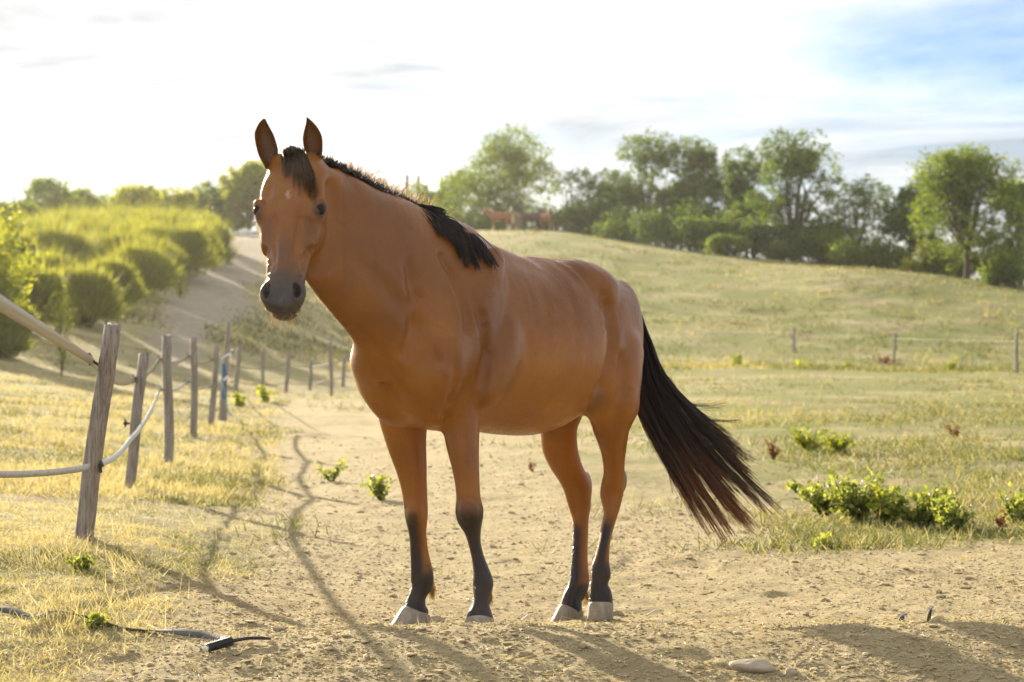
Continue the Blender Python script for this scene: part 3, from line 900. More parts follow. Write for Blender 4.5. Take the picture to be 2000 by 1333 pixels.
me_ = np_mesh('tail_bone', v - HORSE_O, f); tint_attr_(me_, np.full(len(v), .1))
o = link_mesh('tail_bone', me_, HAIR_DARK); o.parent = tail

# mane: crest line, hair over the far side with a dark ridge, upright wisps coloured gold for the sun, and the long lock over the withers
crest_a = np.array([-.06, .05, .18, .36, .56, .74, .86, .95]); crest_z = np.array([1.548, 1.572, 1.600, 1.640, 1.684, 1.738, 1.768, 1.772])
crest_b = np.array([0, 0, 0, -.004, -.012, -.02, -.03, -.035])
def crest(a): return HB(a, np.interp(a, crest_a, crest_b), np.interp(a, crest_a, crest_z))
sets = []
n_ = 1500
pp = np.zeros((n_, 7, 3))
for k in range(n_):
    a = rh.uniform(.10, .96)
    r = crest(a) + UL * rh.normal() * .010 - UP * .012
    L_ = rh.uniform(.05, .14)
    t = np.linspace(0, 1, 7)[:, None]
    pp[k] = r + UP * (.030 * t - .055 * t * t) * rh.uniform(.6, 1.2) - UL * L_ * t + UF * rh.normal() * .03 * t
sets.append(strands(pp, .0022, .0008, rh.uniform(.0, .25, n_)))
# short dark stubble on the near side of the crest
n_ = 900; pp = np.zeros((n_, 5, 3))
for k in range(n_):
    a = rh.uniform(.12, .95); r = crest(a) - UP * .014 + UL * rh.uniform(-.004, .016)
    t = np.linspace(0, 1, 5)[:, None]
    pp[k] = r + (UP * rh.uniform(.012, .028) + UL * rh.uniform(-.006, .014) - UF * rh.uniform(.0, .02)) * t
sets.append(strands(pp, .0022, .0009, rh.uniform(.0, .3, n_)))
# long lock over the withers
n_ = 2000; pp = np.zeros((n_, 12, 3)); lk = rh.integers(0, 30, n_); le = np.linspace(.0, 1, 30) + rh.normal(size=30) * .02; ll = rh.uniform(.74, 1.12, 30); lj = rh.normal(size=(30, 2)) * 9
for k in range(n_):
    e = le[lk[k]]
    a = .31 - .34 * e + rh.normal() * .028
    r = crest(a) + UL * rh.normal() * .008 - UP * .006
    ex, ey = 874 + 76 * e + lj[lk[k], 0] + rh.normal() * 3.2, 458 + 60 * e + lj[lk[k], 1] + rh.normal() * 2.5 + 16 * math.sin(math.pi * e)
    sp_, sn = surf(ex, ey); end = sp_ + sn * rh.uniform(.004, .026)
    mid = (r + end) * .5 + np.array((0, -.02, .045)) * rh.uniform(.5, 1.2)
    t = np.linspace(0, ll[lk[k]] * rh.uniform(.82, 1.03), 12)[:, None]
    pp[k] = r * (1 - t) ** 2 + 2 * mid * t * (1 - t) + end * t ** 2
pp += np.cumsum(rh.normal(size=pp.shape), 1) * .0011
sets.append(strands(pp, .0022, .0008, rh.uniform(.0, .32, n_), rh.uniform(0, .35, n_)))
mane = hair_part('mane', sets, HAIR_DARK)
# wisps standing off the crest, backlight painted in as gold
sets = []
n_ = 700; pp = np.zeros((n_, 8, 3))
for k in range(n_):
    a = np.clip(rh.choice([rh.normal(.40, .10), rh.normal(.62, .10), rh.uniform(.15, .9)]), .12, .93)
    r = crest(a) - UP * .01 - UL * rh.uniform(0, .03)
    L_ = rh.uniform(.04, .115) * (1.15 if a < .7 else .6)
    t = np.linspace(0, 1, 8)[:, None]
    dv = UP * rh.uniform(.6, 1.0) - UL * rh.uniform(-.2, .5) - UF * rh.uniform(-.25, .55)
    pp[k] = r + dv / np.linalg.norm(dv) * L_ * t + (-UP * .35 - UF * rh.normal() * .35 + UL * rh.normal() * .2) * L_ * t * t
sets.append(strands(pp, .0012, .0004, rh.uniform(.25, .9, n_)))
fringe = hair_part('mane_wisps', sets, HAIR_GOLD)

# forelock
n_ = 460; pp = np.zeros((n_, 12, 3)); lk = rh.integers(0, 40, n_)
lx = np.linspace(0, 1, 40) + rh.normal(size=40) * .04; le = rh.uniform(.5, 1.25, 40); ly = rh.normal(size=40) * 8
for k in range(n_):
    u_ = np.clip(lx[lk[k]] + rh.normal() * .04, -.02, 1.02)
    x0 = 551 + 42 * u_ + rh.normal() * 2; y0 = 303 - 9 * math.sin(math.pi * np.clip(u_, 0, 1)) + rh.normal() * 2
    x1 = 550 + 70 * lx[lk[k]] + 1.6 * rh.normal(); y1 = 340 + 42 * lx[lk[k]] + ly[lk[k]] + rh.normal() * 3
    t = np.linspace(0, le[lk[k]] * rh.uniform(.85, 1.05), 12)
    for i, tt in enumerate(t):
        qx = x0 + (x1 - x0) * tt + 5 * math.sin(tt * 3.1) ; qy = y0 + (y1 - y0) * tt
        sp_, sn = surf(qx, qy, 7.25)
        pp[k, i] = sp_ + sn * (.004 + .012 * math.sin(math.pi * min(1, tt * .9 + .1)) * rh.uniform(.3, 1.1))
    root_lift = np.array((0, .02, .012)) * rh.uniform(.6, 1.3)
    pp[k, 0] += root_lift
pp[:, 1:-1] = (pp[:, :-2] + pp[:, 1:-1] + pp[:, 2:]) / 3; pp[:, 1:-1] = (pp[:, :-2] + pp[:, 1:-1] + pp[:, 2:]) / 3
pp += np.cumsum(rh.normal(size=pp.shape), 1) * .0006
hair_part('forelock', [strands(pp, .0009, .00035, rh.uniform(.05, .85, n_), rh.uniform(0, .4, n_))], HAIR_FORE)

# whiskers, chin hair, lashes and fetlock feathers
sets = []
def tuft(n, mk, r0, tl, th):
    a = np.array([mk(k) for k in range(n)]); sets.append(strands(a, r0, .0003, rh.uniform(tl, th, n)))
def mk_chin(k):
    hx_ = rh.uniform(-.045, .045); r = HH(hx_, rh.uniform(.575, .60), rh.uniform(-.095, -.04)); t = np.linspace(0, 1, 6)[:, None]
    return r + (HY * rh.uniform(.03, .06) + HX * hx_ * .5 + HZ * rh.normal() * .01) * t + np.array((0, 0, -.006)) * t * t
tuft(70, mk_chin, .00035, .6, .95)
def mk_muz(k):
    s = rh.choice([-1, 1]); r = HH(s * rh.uniform(.045, .068), rh.uniform(.52, .58), rh.uniform(-.06, -.02)); t = np.linspace(0, 1, 6)[:, None]
    return r + (HX * s * rh.uniform(.01, .035) + HY * rh.uniform(.0, .035)) * t
tuft(36, mk_muz, .0003, .5, .9)
for (x, y, d) in ((845, 1147, 8.07), (957, 1160, 7.87), (1146, 1158, 8.98), (1160, 1120, 8.81)):
    def mk(k, x=x, y=y, d=d):
        r = P(x + rh.normal() * 3, y + rh.normal() * 4, d + rh.uniform(0, .03)); t = np.linspace(0, 1, 6)[:, None]
        return r + np.array((rh.normal() * .006, .008, -rh.uniform(.025, .055))) * t
    tuft(70, mk, .0011, .35, .85)
tag(hair_part('fine_hairs', sets, HAIR_GOLD), kind='stuff')

# the short coat itself: fine hairs lying along the growth direction, catching the low sun at the edges
body.data.update()
nrm = np.empty(len(V) * 3, dtype=np.float32); body.data.vertices.foreach_get('normal', nrm); nrm = nrm.reshape(-1, 3).astype(float)
nh = 170000
wsel = np.where(ishead, .55, 1.0); wsel[n_body:] = .5
pk = rh.choice(len(V), nh, p=wsel / wsel.sum())
Nn = nrm[pk]; base_p = V[pk] + rh.normal(size=(nh, 3)) * np.where(ishead[pk], .0022, .0045)[:, None]
base_p -= Nn * np.einsum('ij,ij->i', base_p - V[pk], Nn)[:, None]
flow = np.where(ishead[pk][:, None], HY[None] * 1.0, -UF[None] * .55 - UP[None] * .75)
flow = np.where((cz[pk] < .75)[:, None], -UP[None] - UF[None] * .15, flow)
flow = flow + rh.normal(size=(nh, 3)) * .16
flow -= Nn * np.einsum('ij,ij->i', flow, Nn)[:, None]; flow /= np.linalg.norm(flow, axis=1)[:, None] + 1e-6
Lh = np.where(ishead[pk], rh.uniform(.003, .006, nh), rh.uniform(.006, .012, nh)); Lh = np.where(cz[pk] < .5, Lh * .75, Lh)
lift = rh.uniform(.10, .38, nh)[:, None]
dirh = flow * (1 - lift * .5) + Nn * lift
sideh = np.cross(Nn, flow); wh = rh.uniform(.0005, .0010, nh)[:, None]
hv3 = np.stack((base_p - sideh * wh - Nn * .001, base_p + sideh * wh - Nn * .001, base_p + dirh * Lh[:, None]), 1).reshape(-1, 3)
me_ = np_mesh('coat_hair', hv3 - HORSE_O, np.arange(nh * 3).reshape(-1, 3), False)
rj = np.repeat(rh.uniform(-.25, .25, nh), 3)
c3 = np.repeat(coat_rgb[pk], 3, 0); d3 = np.repeat(dusk_rgb[pk], 3, 0); d3[:, 0] = np.clip(d3[:, 0] + rj, 0, 1)
col_attr(me_, 'coat', c3); col_attr(me_, 'dusk', d3)
tag(link_mesh('coat_hair', me_, COAT, horse), kind='stuff')

# raised hairs added only on sun-facing skin, rim light painted in their gold
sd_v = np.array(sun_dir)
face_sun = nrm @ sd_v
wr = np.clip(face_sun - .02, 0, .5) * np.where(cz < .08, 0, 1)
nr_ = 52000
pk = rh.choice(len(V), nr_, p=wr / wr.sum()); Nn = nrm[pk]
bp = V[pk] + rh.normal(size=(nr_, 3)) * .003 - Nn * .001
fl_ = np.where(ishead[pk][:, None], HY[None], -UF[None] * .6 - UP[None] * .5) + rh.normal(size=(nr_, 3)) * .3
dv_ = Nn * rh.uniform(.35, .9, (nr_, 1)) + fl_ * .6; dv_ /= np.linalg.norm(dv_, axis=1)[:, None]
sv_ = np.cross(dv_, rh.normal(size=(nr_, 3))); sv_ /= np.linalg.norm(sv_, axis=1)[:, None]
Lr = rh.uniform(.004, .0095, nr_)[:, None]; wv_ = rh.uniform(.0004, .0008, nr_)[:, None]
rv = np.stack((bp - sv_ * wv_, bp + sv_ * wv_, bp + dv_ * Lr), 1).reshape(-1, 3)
me_ = np_mesh('sun_rim_hairs', rv - HORSE_O, np.arange(nr_ * 3).reshape(-1, 3), False)
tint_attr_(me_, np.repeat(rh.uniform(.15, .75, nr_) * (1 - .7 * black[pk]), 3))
tag(link_mesh('sun_rim_hairs', me_, HAIR_GOLD, horse), kind='stuff')
# ------------------------------------------------------------------ the land: one sheet, thin-plate surface through surveyed heights
_cp = []
def cp(d, *pz):
    for px_, z_ in pz: _cp.append((px_, d, z_))
cp(5.0, (-300, .03), (600, .02), (1400, .02), (2300, .02))
cp(6.6, (-300, .04), (0, .02), (500, .0), (1000, .0), (1500, .0), (2000, .0), (2400, .02))
cp(7.45, (0, .08), (400, .065), (700, .070), (937, .086), (1150, .080), (1400, .070), (1600, .078), (1800, .094), (2000, .080), (2300, .08))
cp(7.85, (0, .10), (300, .075), (600, .02), (800, .0), (1000, .0), (1500, .01), (2000, .01))
cp(8.5, (0, .13), (400, .06), (800, -.03), (1100, -.055), (1500, -.04), (2000, -.02))
cp(8.95, (300, .10), (700, -.03), (1130, -.098), (1300, -.08), (1600, -.05))
cp(10.1, (-200, .18), (0, .17), (160, .166), (300, .12), (420, .03), (600, -.03), (1100, -.06), (1600, -.03), (2000, 0))
cp(12.3, (420, .04), (700, -.04), (1300, -.02), (1700, 0), (2000, .03))
cp(15, (0, .13), (250, .094), (400, .06), (500, 0), (800, 0), (1400, .05), (2000, .08))
cp(18.5, (330, .10), (440, .03), (1000, .08))
cp(23, (0, .3), (378, .14), (480, .06), (600, .05), (1200, .15), (1700, .2))
cp(28, (418, .154), (150, .42))
cp(32, (1000, .25), (1600, .28), (2000, .32))
cp(40, (0, .75), (200, .55), (462, .25), (700, .28), (1300, .45), (2000, .5))
cp(50, (0, 1.9), (100, 1.65), (300, 1.05), (480, .6), (671, .31))
cp(55, (1200, .75), (1550, .72), (2000, .67))
cp(62, (0, 3.5), (100, 3.3), (300, 2.7), (500, 1.9), (640, 1.3))
cp(75, (420, 3.7), (640, 2.2))
cp(78, (900, 1.9), (1200, 1.5), (1550, 1.12), (1748, .98), (2000, 1.1))
cp(90, (0, 6.2), (200, 6.0), (440, 5.5), (600, 4.4))
cp(92, (1500, 3.2), (2000, 3.2))
cp(112, (200, 8.2), (470, 7.7), (600, 7.4))
cp(102, (1700, 5.2), (1850, 4.7), (2000, 4.3))
cp(110, (1500, 5.85), (900, 6.4))
cp(123, (1300, 7.5))
cp(140, (850, 9.4), (1000, 9.62), (1100, 9.55))
cp(170, (0, 8.6), (500, 9.0), (1000, 9.2), (1400, 6.4), (2000, 3.0))
cp(260, (0, 7), (1000, 7), (2000, 2.5))
cp(700, (0, 6), (1000, 6), (2000, 5))
for d_, zl, zr in ((6.6, .05, .03), (10, .2, .02), (23, .6, .3), (45, 1.6, .7), (62, 4.2, .9), (90, 7, 3.0), (130, 9, 3.0), (260, 8, 2.5), (700, 6, 5)):
    _cp.append((-1500, d_, zl)); _cp.append((3500, d_, zr))
_cp = np.array(_cp, float)
def _uv(x, y):
    yy = np.maximum(y, 4.5)
    return 2.6 * x / (yy + 2.5), np.log(yy + 0.5) * 1.6
def _tps(r2): return r2 * np.log(np.maximum(r2, 1e-12))
_cx, _cy = (_cp[:, 0] - 1000) / FPX * _cp[:, 1], _cp[:, 1]
_cu, _cv = _uv(_cx, _cy)
_n = len(_cp)
_zs = _cp[:, 2] / (_cy + 2) * 10           # solved on slope-like values so near relief and far hills weigh alike
_A = np.zeros((_n + 3, _n + 3))
_A[:_n, :_n] = _tps((_cu[:, None] - _cu[None]) ** 2 + (_cv[:, None] - _cv[None]) ** 2) + np.eye(_n) * 0.002
_A[:_n, _n:] = np.stack((np.ones(_n), _cu, _cv), 1); _A[_n:, :_n] = _A[:_n, _n:].T
_wt = np.linalg.solve(_A, np.concatenate((_zs, np.zeros(3))))
def land(x, y):
    x = np.asarray(x, float); y = np.asarray(y, float)
    shp = np.broadcast(x, y).shape
    x = np.broadcast_to(x, shp).ravel(); y = np.broadcast_to(y, shp).ravel()
    u, v = _uv(x, y)
    out = np.empty(len(u))
    for s in range(0, len(u), 40000):
        e = slice(s, s + 40000)
        r2 = (u[e, None] - _cu[None]) ** 2 + (v[e, None] - _cv[None]) ** 2
        out[e] = _tps(r2) @ _wt[:_n] + _wt[_n] + _wt[_n + 1] * u[e] + _wt[_n + 2] * v[e]
    yy = np.maximum(y, 4.5)
    z = out * (yy + 2) / 10
    far = smooth01(y, 14, 60)
    z = z + (fbm(x * .09, y * .06, 3, 21) - .5) * .55 * far + (fbm(x * .45, y * .45, 3, 22) - .5) * .16 * smooth01(y, 9, 30)
    return z.reshape(shp)
def dirtness(x, y):
    """1 on trampled bare soil, 0 on turf"""
    fence_x = np.interp(y, [0, 8, 10, 15, 23, 30, 40, 60], [-1.55, -1.50, -1.48, -1.95, -2.9, -3.5, -4.6, -6.0])
    w = (fbm(x * 1.1, y * .7, 3, 31) - .5)
    left = smooth01(x - fence_x + w * 0.9, -0.1, 0.45)
    right_x = np.interp(y, [0, 8, 10.5, 11.5, 13, 16, 20, 25, 32, 40, 52], [9, 9, 6, 2.2, 1.5, 1.6, 1.5, .8, -.8, -2.6, -5.5])
    right = smooth01(right_x - x + w * 5.0 + (fbm(x * 2.6, y * 1.6, 3, 33) - .5) * 2.2, -1.2, 1.6)
    return left * right * smooth01(y, 55, 34)
def track_mask(x, y):
    """the farm track climbing the left hill"""
    tx = np.interp(y, [40, 55, 65, 75, 90, 105, 115], [-7.2, -8.8, -9.9, -10.8, -12.2, -13.2, -14.0])
    hw = np.interp(y, [40, 60, 90], [.7, .95, 1.3])
    w = (fbm(x * .6, y * .3, 3, 41) - .5) * 1.4
    return smooth01(np.abs(x - tx) + w, hw + .5, hw - .5) * smooth01(y, 44, 54)

ys = [-25.0, -12, -5, 0, 3, 4.5, 5.5]
y_ = 6.0
while y_ < 900:
    ys.append(y_)
    y_ += 0.018 if y_ < 8.6 else (0.018 + (y_ - 8.6) * 0.011 if y_ < 100 else (y_ - 60) * 0.028)
ys.append(1200.0)
ys = np.array(ys)
q = np.linspace(-1, 1, 421)
us = np.sign(q) * (0.62 * np.abs(q) + 0.55 * np.abs(q) ** 5)      # denser inside the view
gx = us[None, :] * (0.42 * np.maximum(ys, 4)[:, None] + 1.2)
gy = np.repeat(ys[:, None], len(us), 1)
gz = land(gx, gy)
dm = dirtness(gx, gy)
nearw = smooth01(gy, 40, 10)
# clods, scuffs and hoof prints in the soil; soft tussocks in the turf
clod = fbm(gx * 9, gy * 7, 4, 51, .6)
scuff = fbm(gx * 2.3, gy * 1.7, 3, 52)
gz = gz + nearw * (dm * ((clod - .5) * .024 + (scuff - .5) * .030) + (1 - dm) * ((clod - .5) * .03 + (scuff - .5) * .05))
gz -= nearw * dm * 0.022 * smooth01(vnoise(gx * 3.1 + 5, gy * 2.6, 53), .78, .95)
# stay clear of the hooves
for hx_, hy_, hz_ in ((-.40, 8.04, .0), (-.125, 7.82, -.012), (.237, 8.94, -.105), (.377, 8.775, -.078)):
    r_ = np.sqrt((gx - hx_) ** 2 + (gy - hy_) ** 2)
    k_ = smooth01(r_, .24, .09)
    gz = gz * (1 - k_) + k_ * (hz_ + 0.004)
rows_, cols_ = gx.shape
idx_ = np.arange(rows_ * cols_).reshape(rows_, cols_)
F_ = np.stack((idx_[:-1, :-1], idx_[:-1, 1:], idx_[1:, 1:], idx_[1:, :-1]), -1).reshape(-1, 4)
me = np_mesh('ground', np.stack((gx, gy, gz), -1).reshape(-1, 3), F_)
col_attr(me, 'cover', np.stack((dm, track_mask(gx, gy), smooth01(gx, -4, 6)), -1).reshape(-1, 3))

m = NT('paddock_soil_and_turf')
cv = m.sep(m.attr('cover'))
oc = m.coord()
nA = m.noise(0.35, 5, .6, oc); nB = m.noise(3.0, 6, .65, oc); nC = m.noise(22, 5, .7, oc); nD = m.noise(110, 4, .7, oc)
nE = m.noise(0.09, 4, .55, oc, sc=(1, .6, 1))
soil = m.ramp(nB, [(.25, (.31, .245, .125)), (.5, (.44, .355, .195)), (.75, (.56, .465, .275))])
soil = m.mix(m.ramp(nC, [(.35, .55), (.62, 0.0)]), soil, (.24, .185, .095))
soil = m.mix(m.ramp(nD, [(.56, 0.0), (.74, .6)]), soil, (.60, .51, .36))
dry = m.ramp(nB, [(.25, (.32, .26, .13)), (.5, (.46, .39, .21)), (.75, (.56, .49, .29))])
dry = m.mix(m.ramp(nC, [(.3, .5), (.6, 0.0)]), dry, (.22, .175, .09))
green = m.ramp(nC, [(.3, (.11, .135, .030)), (.6, (.22, .235, .062)), (.8, (.35, .335, .115))])
gmask = m.math('MULTIPLY', m.ramp(nA, [(.30, 0.0), (.55, 1.0)]), m.ramp(nE, [(.3, .55), (.65, 1.0)]))
gmask = m.math('MULTIPLY', gmask, m.math('ADD', m.math('MULTIPLY', cv[2], 1.0), .42))
turf = m.mix(gmask, dry, green)
nF = m.noise(.9, 5, .65, oc, sc=(.45, 1.5, 1)); nG = m.noise(2.6, 5, .7, oc, sc=(.5, 1.4, 1), loc=(7, 3, 0))
turf = m.mix(m.ramp(nF, [(.44, 0.0), (.66, .75)]), turf, (.24, .175, .10))
turf = m.mix(m.ramp(nG, [(.50, 0.0), (.68, .7)]), turf, m.ramp(nC, [(.3, (.12, .145, .04)), (.7, (.27, .28, .10))]))
trackc = m.ramp(nB, [(.3, (.26, .215, .155)), (.7, (.38, .325, .245))])
basec = m.mix(cv[0], turf, soil)
basec = m.mix(cv[1], basec, trackc)
bs = m.principled(Base_Color=basec, Roughness=.95)
bs.inputs['Specular IOR Level'].default_value = .15
m.link(m.bump(nC, .7, .03, m.bump(nD, .9, .010, m.bump(m.noise(320, 3, .7, oc), .6, .004))), bs.inputs['Normal'])
GROUND_MAT = m.mat
ground = link_mesh('ground', me, GROUND_MAT)
tag(ground, kind='structure')
# ------------------------------------------------------------------ foliage builders
def leaf_cloud(cent, size, tint, aspect=0.6, up_bias=0.35, rng=RNG, bend=0.25):
    """bent leaf quads (two triangles each side of a fold) at centres; returns verts, faces, tint per vertex"""
    n = len(cent)
    d = rng.normal(size=(n, 3)); d[:, 2] = d[:, 2] * .7 + up_bias
    d /= np.linalg.norm(d, axis=1)[:, None]
    r = rng.normal(size=(n, 3)); s = np.cross(d, r); s /= np.linalg.norm(s, axis=1)[:, None]
    nn = np.cross(d, s)
    L = (size * rng.uniform(.6, 1.35, n))[:, None]
    a = cent - d * L * .5
    b = cent + s * L * aspect * .5 + nn * L * bend * .4
    c = cent + d * L * .5 - nn * L * bend * .3
    e = cent - s * L * aspect * .5 + nn * L * bend * .4
    V = np.stack((a, b, c, e), 1).reshape(-1, 3)
    base = np.arange(n)[:, None] * 4
    F = np.concatenate((base + np.array((0, 1, 2)), base + np.array((0, 2, 3))))
    return V, F, np.repeat(tint, 4)

def tint_attr(me, t):
    col_attr(me, 'tint', np.stack((np.clip(t, 0, 1),) * 3, 1))

def tube(path, radii, n=7):
    path = np.asarray(path, float); V = []; F = []
    for i, p in enumerate(path):
        t = path[min(i + 1, len(path) - 1)] - path[max(i - 1, 0)]
        t = t / (np.linalg.norm(t) + 1e-9)
        ref = np.array((0, 1.0, 0)) if abs(t[2]) > .8 else np.array((0, 0, 1.0))
        s = np.cross(t, ref); s /= np.linalg.norm(s); u = np.cross(s, t)
        for j in range(n):
            a = 2 * math.pi * j / n
            V.append(p + radii[i] * (math.cos(a) * s + math.sin(a) * u))
    for i in range(len(path) - 1):
        for j in range(n):
            F.append((i * n + j, i * n + (j + 1) % n, (i + 1) * n + (j + 1) % n, (i + 1) * n + j))
    return np.array(V), np.array(F)

def join(parts):
    V = []; F = []; o = 0
    for v, f in parts:
        V.append(v); F.append(np.asarray(f) + o); o += len(v)
    return np.concatenate(V), np.concatenate(F)

m = NT('bark')
bn = m.noise(9, 5, .65, m.coord(), sc=(1, 1, .25))
bs = m.principled(Base_Color=m.ramp(bn, [(.3, (.040, .030, .022)), (.7, (.12, .095, .07))]), Roughness=.95)
m.link(m.bump(bn, .6, .03), bs.inputs['Normal'])
BARK = m.mat
LEAF_DARK = leaf_material('oak_leaves', (.052, .090, .022), (.092, .145, .034), (.17, .21, .050), .55)
LEAF_MID = leaf_material('ash_leaves', (.072, .115, .022), (.135, .19, .036), (.24, .26, .052), .56)
LEAF_LIME = leaf_material('lime_leaves', (.13, .165, .028), (.24, .27, .04), (.36, .35, .06), .58)  # yellow-green leaf colour of saplings and brighter trees
LEAF_BROOM = leaf_material('broom_stems', (.11, .135, .036), (.24, .25, .062), (.42, .38, .12), .58)

def tree(px_, d, top_py, w_px, label, group, mat, base_py=None, n_leaf=5200, leaf=0.17, blobs=17, low=0.18, lean=0.0, seed=0, dens=1.0, trunk_r=0.13, name='tree', cat='tree'):
    """trunk with forking limbs; leaves in uneven clumps carried by the limbs"""
    rng = np.random.default_rng(seed + 1000)
    x0 = (px_ - 1000) / FPX * d
    z0 = float(land(x0, d))
    ztop = CAM_H - (top_py - 700) / FPX * d
    H = ztop - z0; Wd = w_px / FPX * d / 2
    root = empty(name, (x0, d, z0))
    tag(root, label, cat, group)
    # clump centres over an irregular crown
    C = []
    for i in range(blobs):
        t = rng.uniform(low, 1.0) if i else .86
        prof = math.sin(math.pi * min(.97, .20 + .72 * ((t - low) / (1 - low)) ** .8)) ** .6
        a = rng.uniform(0, 2 * math.pi); rr = Wd * prof * math.sqrt(rng.uniform(.08, 1)) * .90
        C.append((rr * math.cos(a) + lean * H * t, rr * math.sin(a) * .8, H * t * .93, Wd * rng.uniform(.32, .56)))
    C = np.array(C)
    parts = []
    fork = H * (low * .75 + .05)
    tk = [np.array((0, 0, -.25)), np.array((lean * fork * .3 + rng.normal() * .03, 0, fork * .5)), np.array((lean * fork, rng.normal() * .05, fork))]
    parts.append(tube(tk, [trunk_r * 1.25, trunk_r, trunk_r * .85], 8))
    for c in C:
        mid = tk[2] * .5 + c[:3] * .5 + np.array((rng.normal() * .12 * Wd, rng.normal() * .12 * Wd, H * .05))
        parts.append(tube([tk[2] * .98, mid, c[:3], c[:3] + rng.normal(size=3) * c[3] * .5], [trunk_r * .55, trunk_r * .33, trunk_r * .16, .012], 5))
    v, f = join(parts)
    link_mesh('trunk', np_mesh('tree_trunk', v, f), BARK, root)
    per = rng.dirichlet(C[:, 3] ** 2 * 8) * n_leaf * dens * 2.4
    cent = []; tint = []
    for c, k in zip(C, per):
        k = int(k) + 40
        g = rng.normal(size=(k, 3)); g /= np.linalg.norm(g, axis=1)[:, None]
        r = c[3] * rng.uniform(.25, 1.0, k) ** .55
        # sub-clumps: leaves gather on twigs so sky shows between them
        tw = rng.normal(size=(max(6, k // 26), 3)); tw /= np.linalg.norm(tw, axis=1)[:, None]
        tw *= (c[3] * rng.uniform(.45, 1.15, len(tw)) ** .7)[:, None]
        near = tw[rng.integers(0, len(tw), k)] + rng.normal(size=(k, 3)) * c[3] * .13
        pick = rng.random(k) < .72
        p = np.where(pick[:, None], near, g * r[:, None]) * np.array((1.1, 1.1, .85))
        cent.append(p + c[:3]); tint.append(np.clip(rng.normal(.42, .2, k) + rng.normal() * .1, 0, 1))
    cent = np.concatenate(cent); tint = np.concatenate(tint)
    v, f, t = leaf_cloud(cent, leaf, tint, rng=rng)
    me_ = np_mesh('tree_crown', v, f, False); tint_attr(me_, t)
    link_mesh('crown', me_, mat, root)
    return root

def stems(base, direc, length, width, tint, rng, curve=.35, seg=2):
    """thin tapered blades: base points, unit directions, lengths; returns verts, tris, tint"""
    n = len(base)
    side = np.cross(direc, rng.normal(size=(n, 3))); side /= np.linalg.norm(side, axis=1)[:, None]
    bendv = np.cross(direc, side) * (curve * rng.normal(size=n))[:, None]
    L = length[:, None]; w = width[:, None] * .5
    V = []
    for i in range(seg):
        t = i / seg
        c = base + direc * L * t + bendv * L * t * t
        V += [c - side * w * (1 - .5 * t), c + side * w * (1 - .5 * t)]
    V.append(base + direc * L + bendv * L)
    m_ = 2 * seg + 1
    V = np.stack(V, 1).reshape(-1, 3)
    b = np.arange(n)[:, None] * m_
    F = []
    for i in range(seg - 1):
        F += [b + np.array((2 * i, 2 * i + 1, 2 * i + 3)), b + np.array((2 * i, 2 * i + 3, 2 * i + 2))]
    F.append(b + np.array((2 * seg - 2, 2 * seg - 1, 2 * seg)))
    return V, np.concatenate(F), np.repeat(tint, m_)

def broom_bush(px_, base_py, w_px, top_py, d, label, seed, mat=None, group='rounded shrubs on the left bank', n=7600, cat='shrub', name='broom_shrub'):
    rng = np.random.default_rng(seed + 77)
    x0 = (px_ - 1000) / FPX * d; z0 = float(land(x0, d))
    Wd = w_px * 1.3 / FPX * d / 2; H = max(.9, CAM_H - (top_py - 700) / FPX * d - z0)
    root = empty(name, (x0, d, z0)); tag(root, label, cat, group)
    # lumpy dome: several mounds, stems radiate from their hearts
    mounds = [(0, 0, .52 * H, Wd * .62), (0, -.3 * Wd, .18 * H, Wd * .8)] + [(rng.uniform(-.62, .62) * Wd, rng.uniform(-.5, .5) * Wd, H * rng.uniform(.12, .62), Wd * rng.uniform(.36, .54)) for _ in range(7)]
    B = []; D = []; L = []
    per = n // len(mounds)
    for mx, my, mz, mr in mounds:
        g = rng.normal(size=(per, 3)); g[:, 2] = np.abs(g[:, 2]) * 1.0 - .25; g /= np.linalg.norm(g, axis=1)[:, None]
        sc = np.array((mr, mr * .8, min(mr * .95, H * .42)))
        B.append(np.array((mx, my, mz)) + g * sc * rng.uniform(.55, 1.0, (per, 1)))
        dd = g + np.array((0, 0, .85)); D.append(dd / np.linalg.norm(dd, axis=1)[:, None])
        L.append(rng.uniform(.24, .70, per) * mr * (1 + .9 * (rng.random(per) > .93)))
    B = np.concatenate(B); D = np.concatenate(D); L = np.concatenate(L)
    B[:, 2] = np.maximum(B[:, 2], .02)
    tint = np.clip(rng.normal(.38, .16, len(B)) + .25 * (B[:, 2] / H - .5), 0, 1)
    v1, f1, t1 = stems(B, D, L, np.full(len(B), .026), tint, rng, .3, 1)
    cent = np.concatenate([np.array((mx, my, mz)) + rng.normal(size=(260, 3)) * np.array((mr, mr, mr * .8)) * .42 for mx, my, mz, mr in mounds])
    cent[:, 2] = np.maximum(cent[:, 2], .05)
    v2, f2, t2 = leaf_cloud(cent, .12, np.clip(rng.normal(.32, .14, len(cent)), 0, 1), .4, rng=rng)
    v, f = join([(v1, f1), (v2, f2)])
    me_ = np_mesh('shrub_foliage', v, f, False); tint_attr(me_, np.concatenate((t1, t2)))
    link_mesh('foliage', me_, mat or LEAF_BROOM, root)
    parts = [tube([np.array((0, 0, -.1)), np.array((mx * .5, my * .5, mz * .5)), np.array((mx, my, mz))], [.05, .035, .012], 5) for mx, my, mz, mr in mounds]
    v, f = join(parts)
    link_mesh('stem', np_mesh('shrub_stem', v, f), BARK, root)
    return root
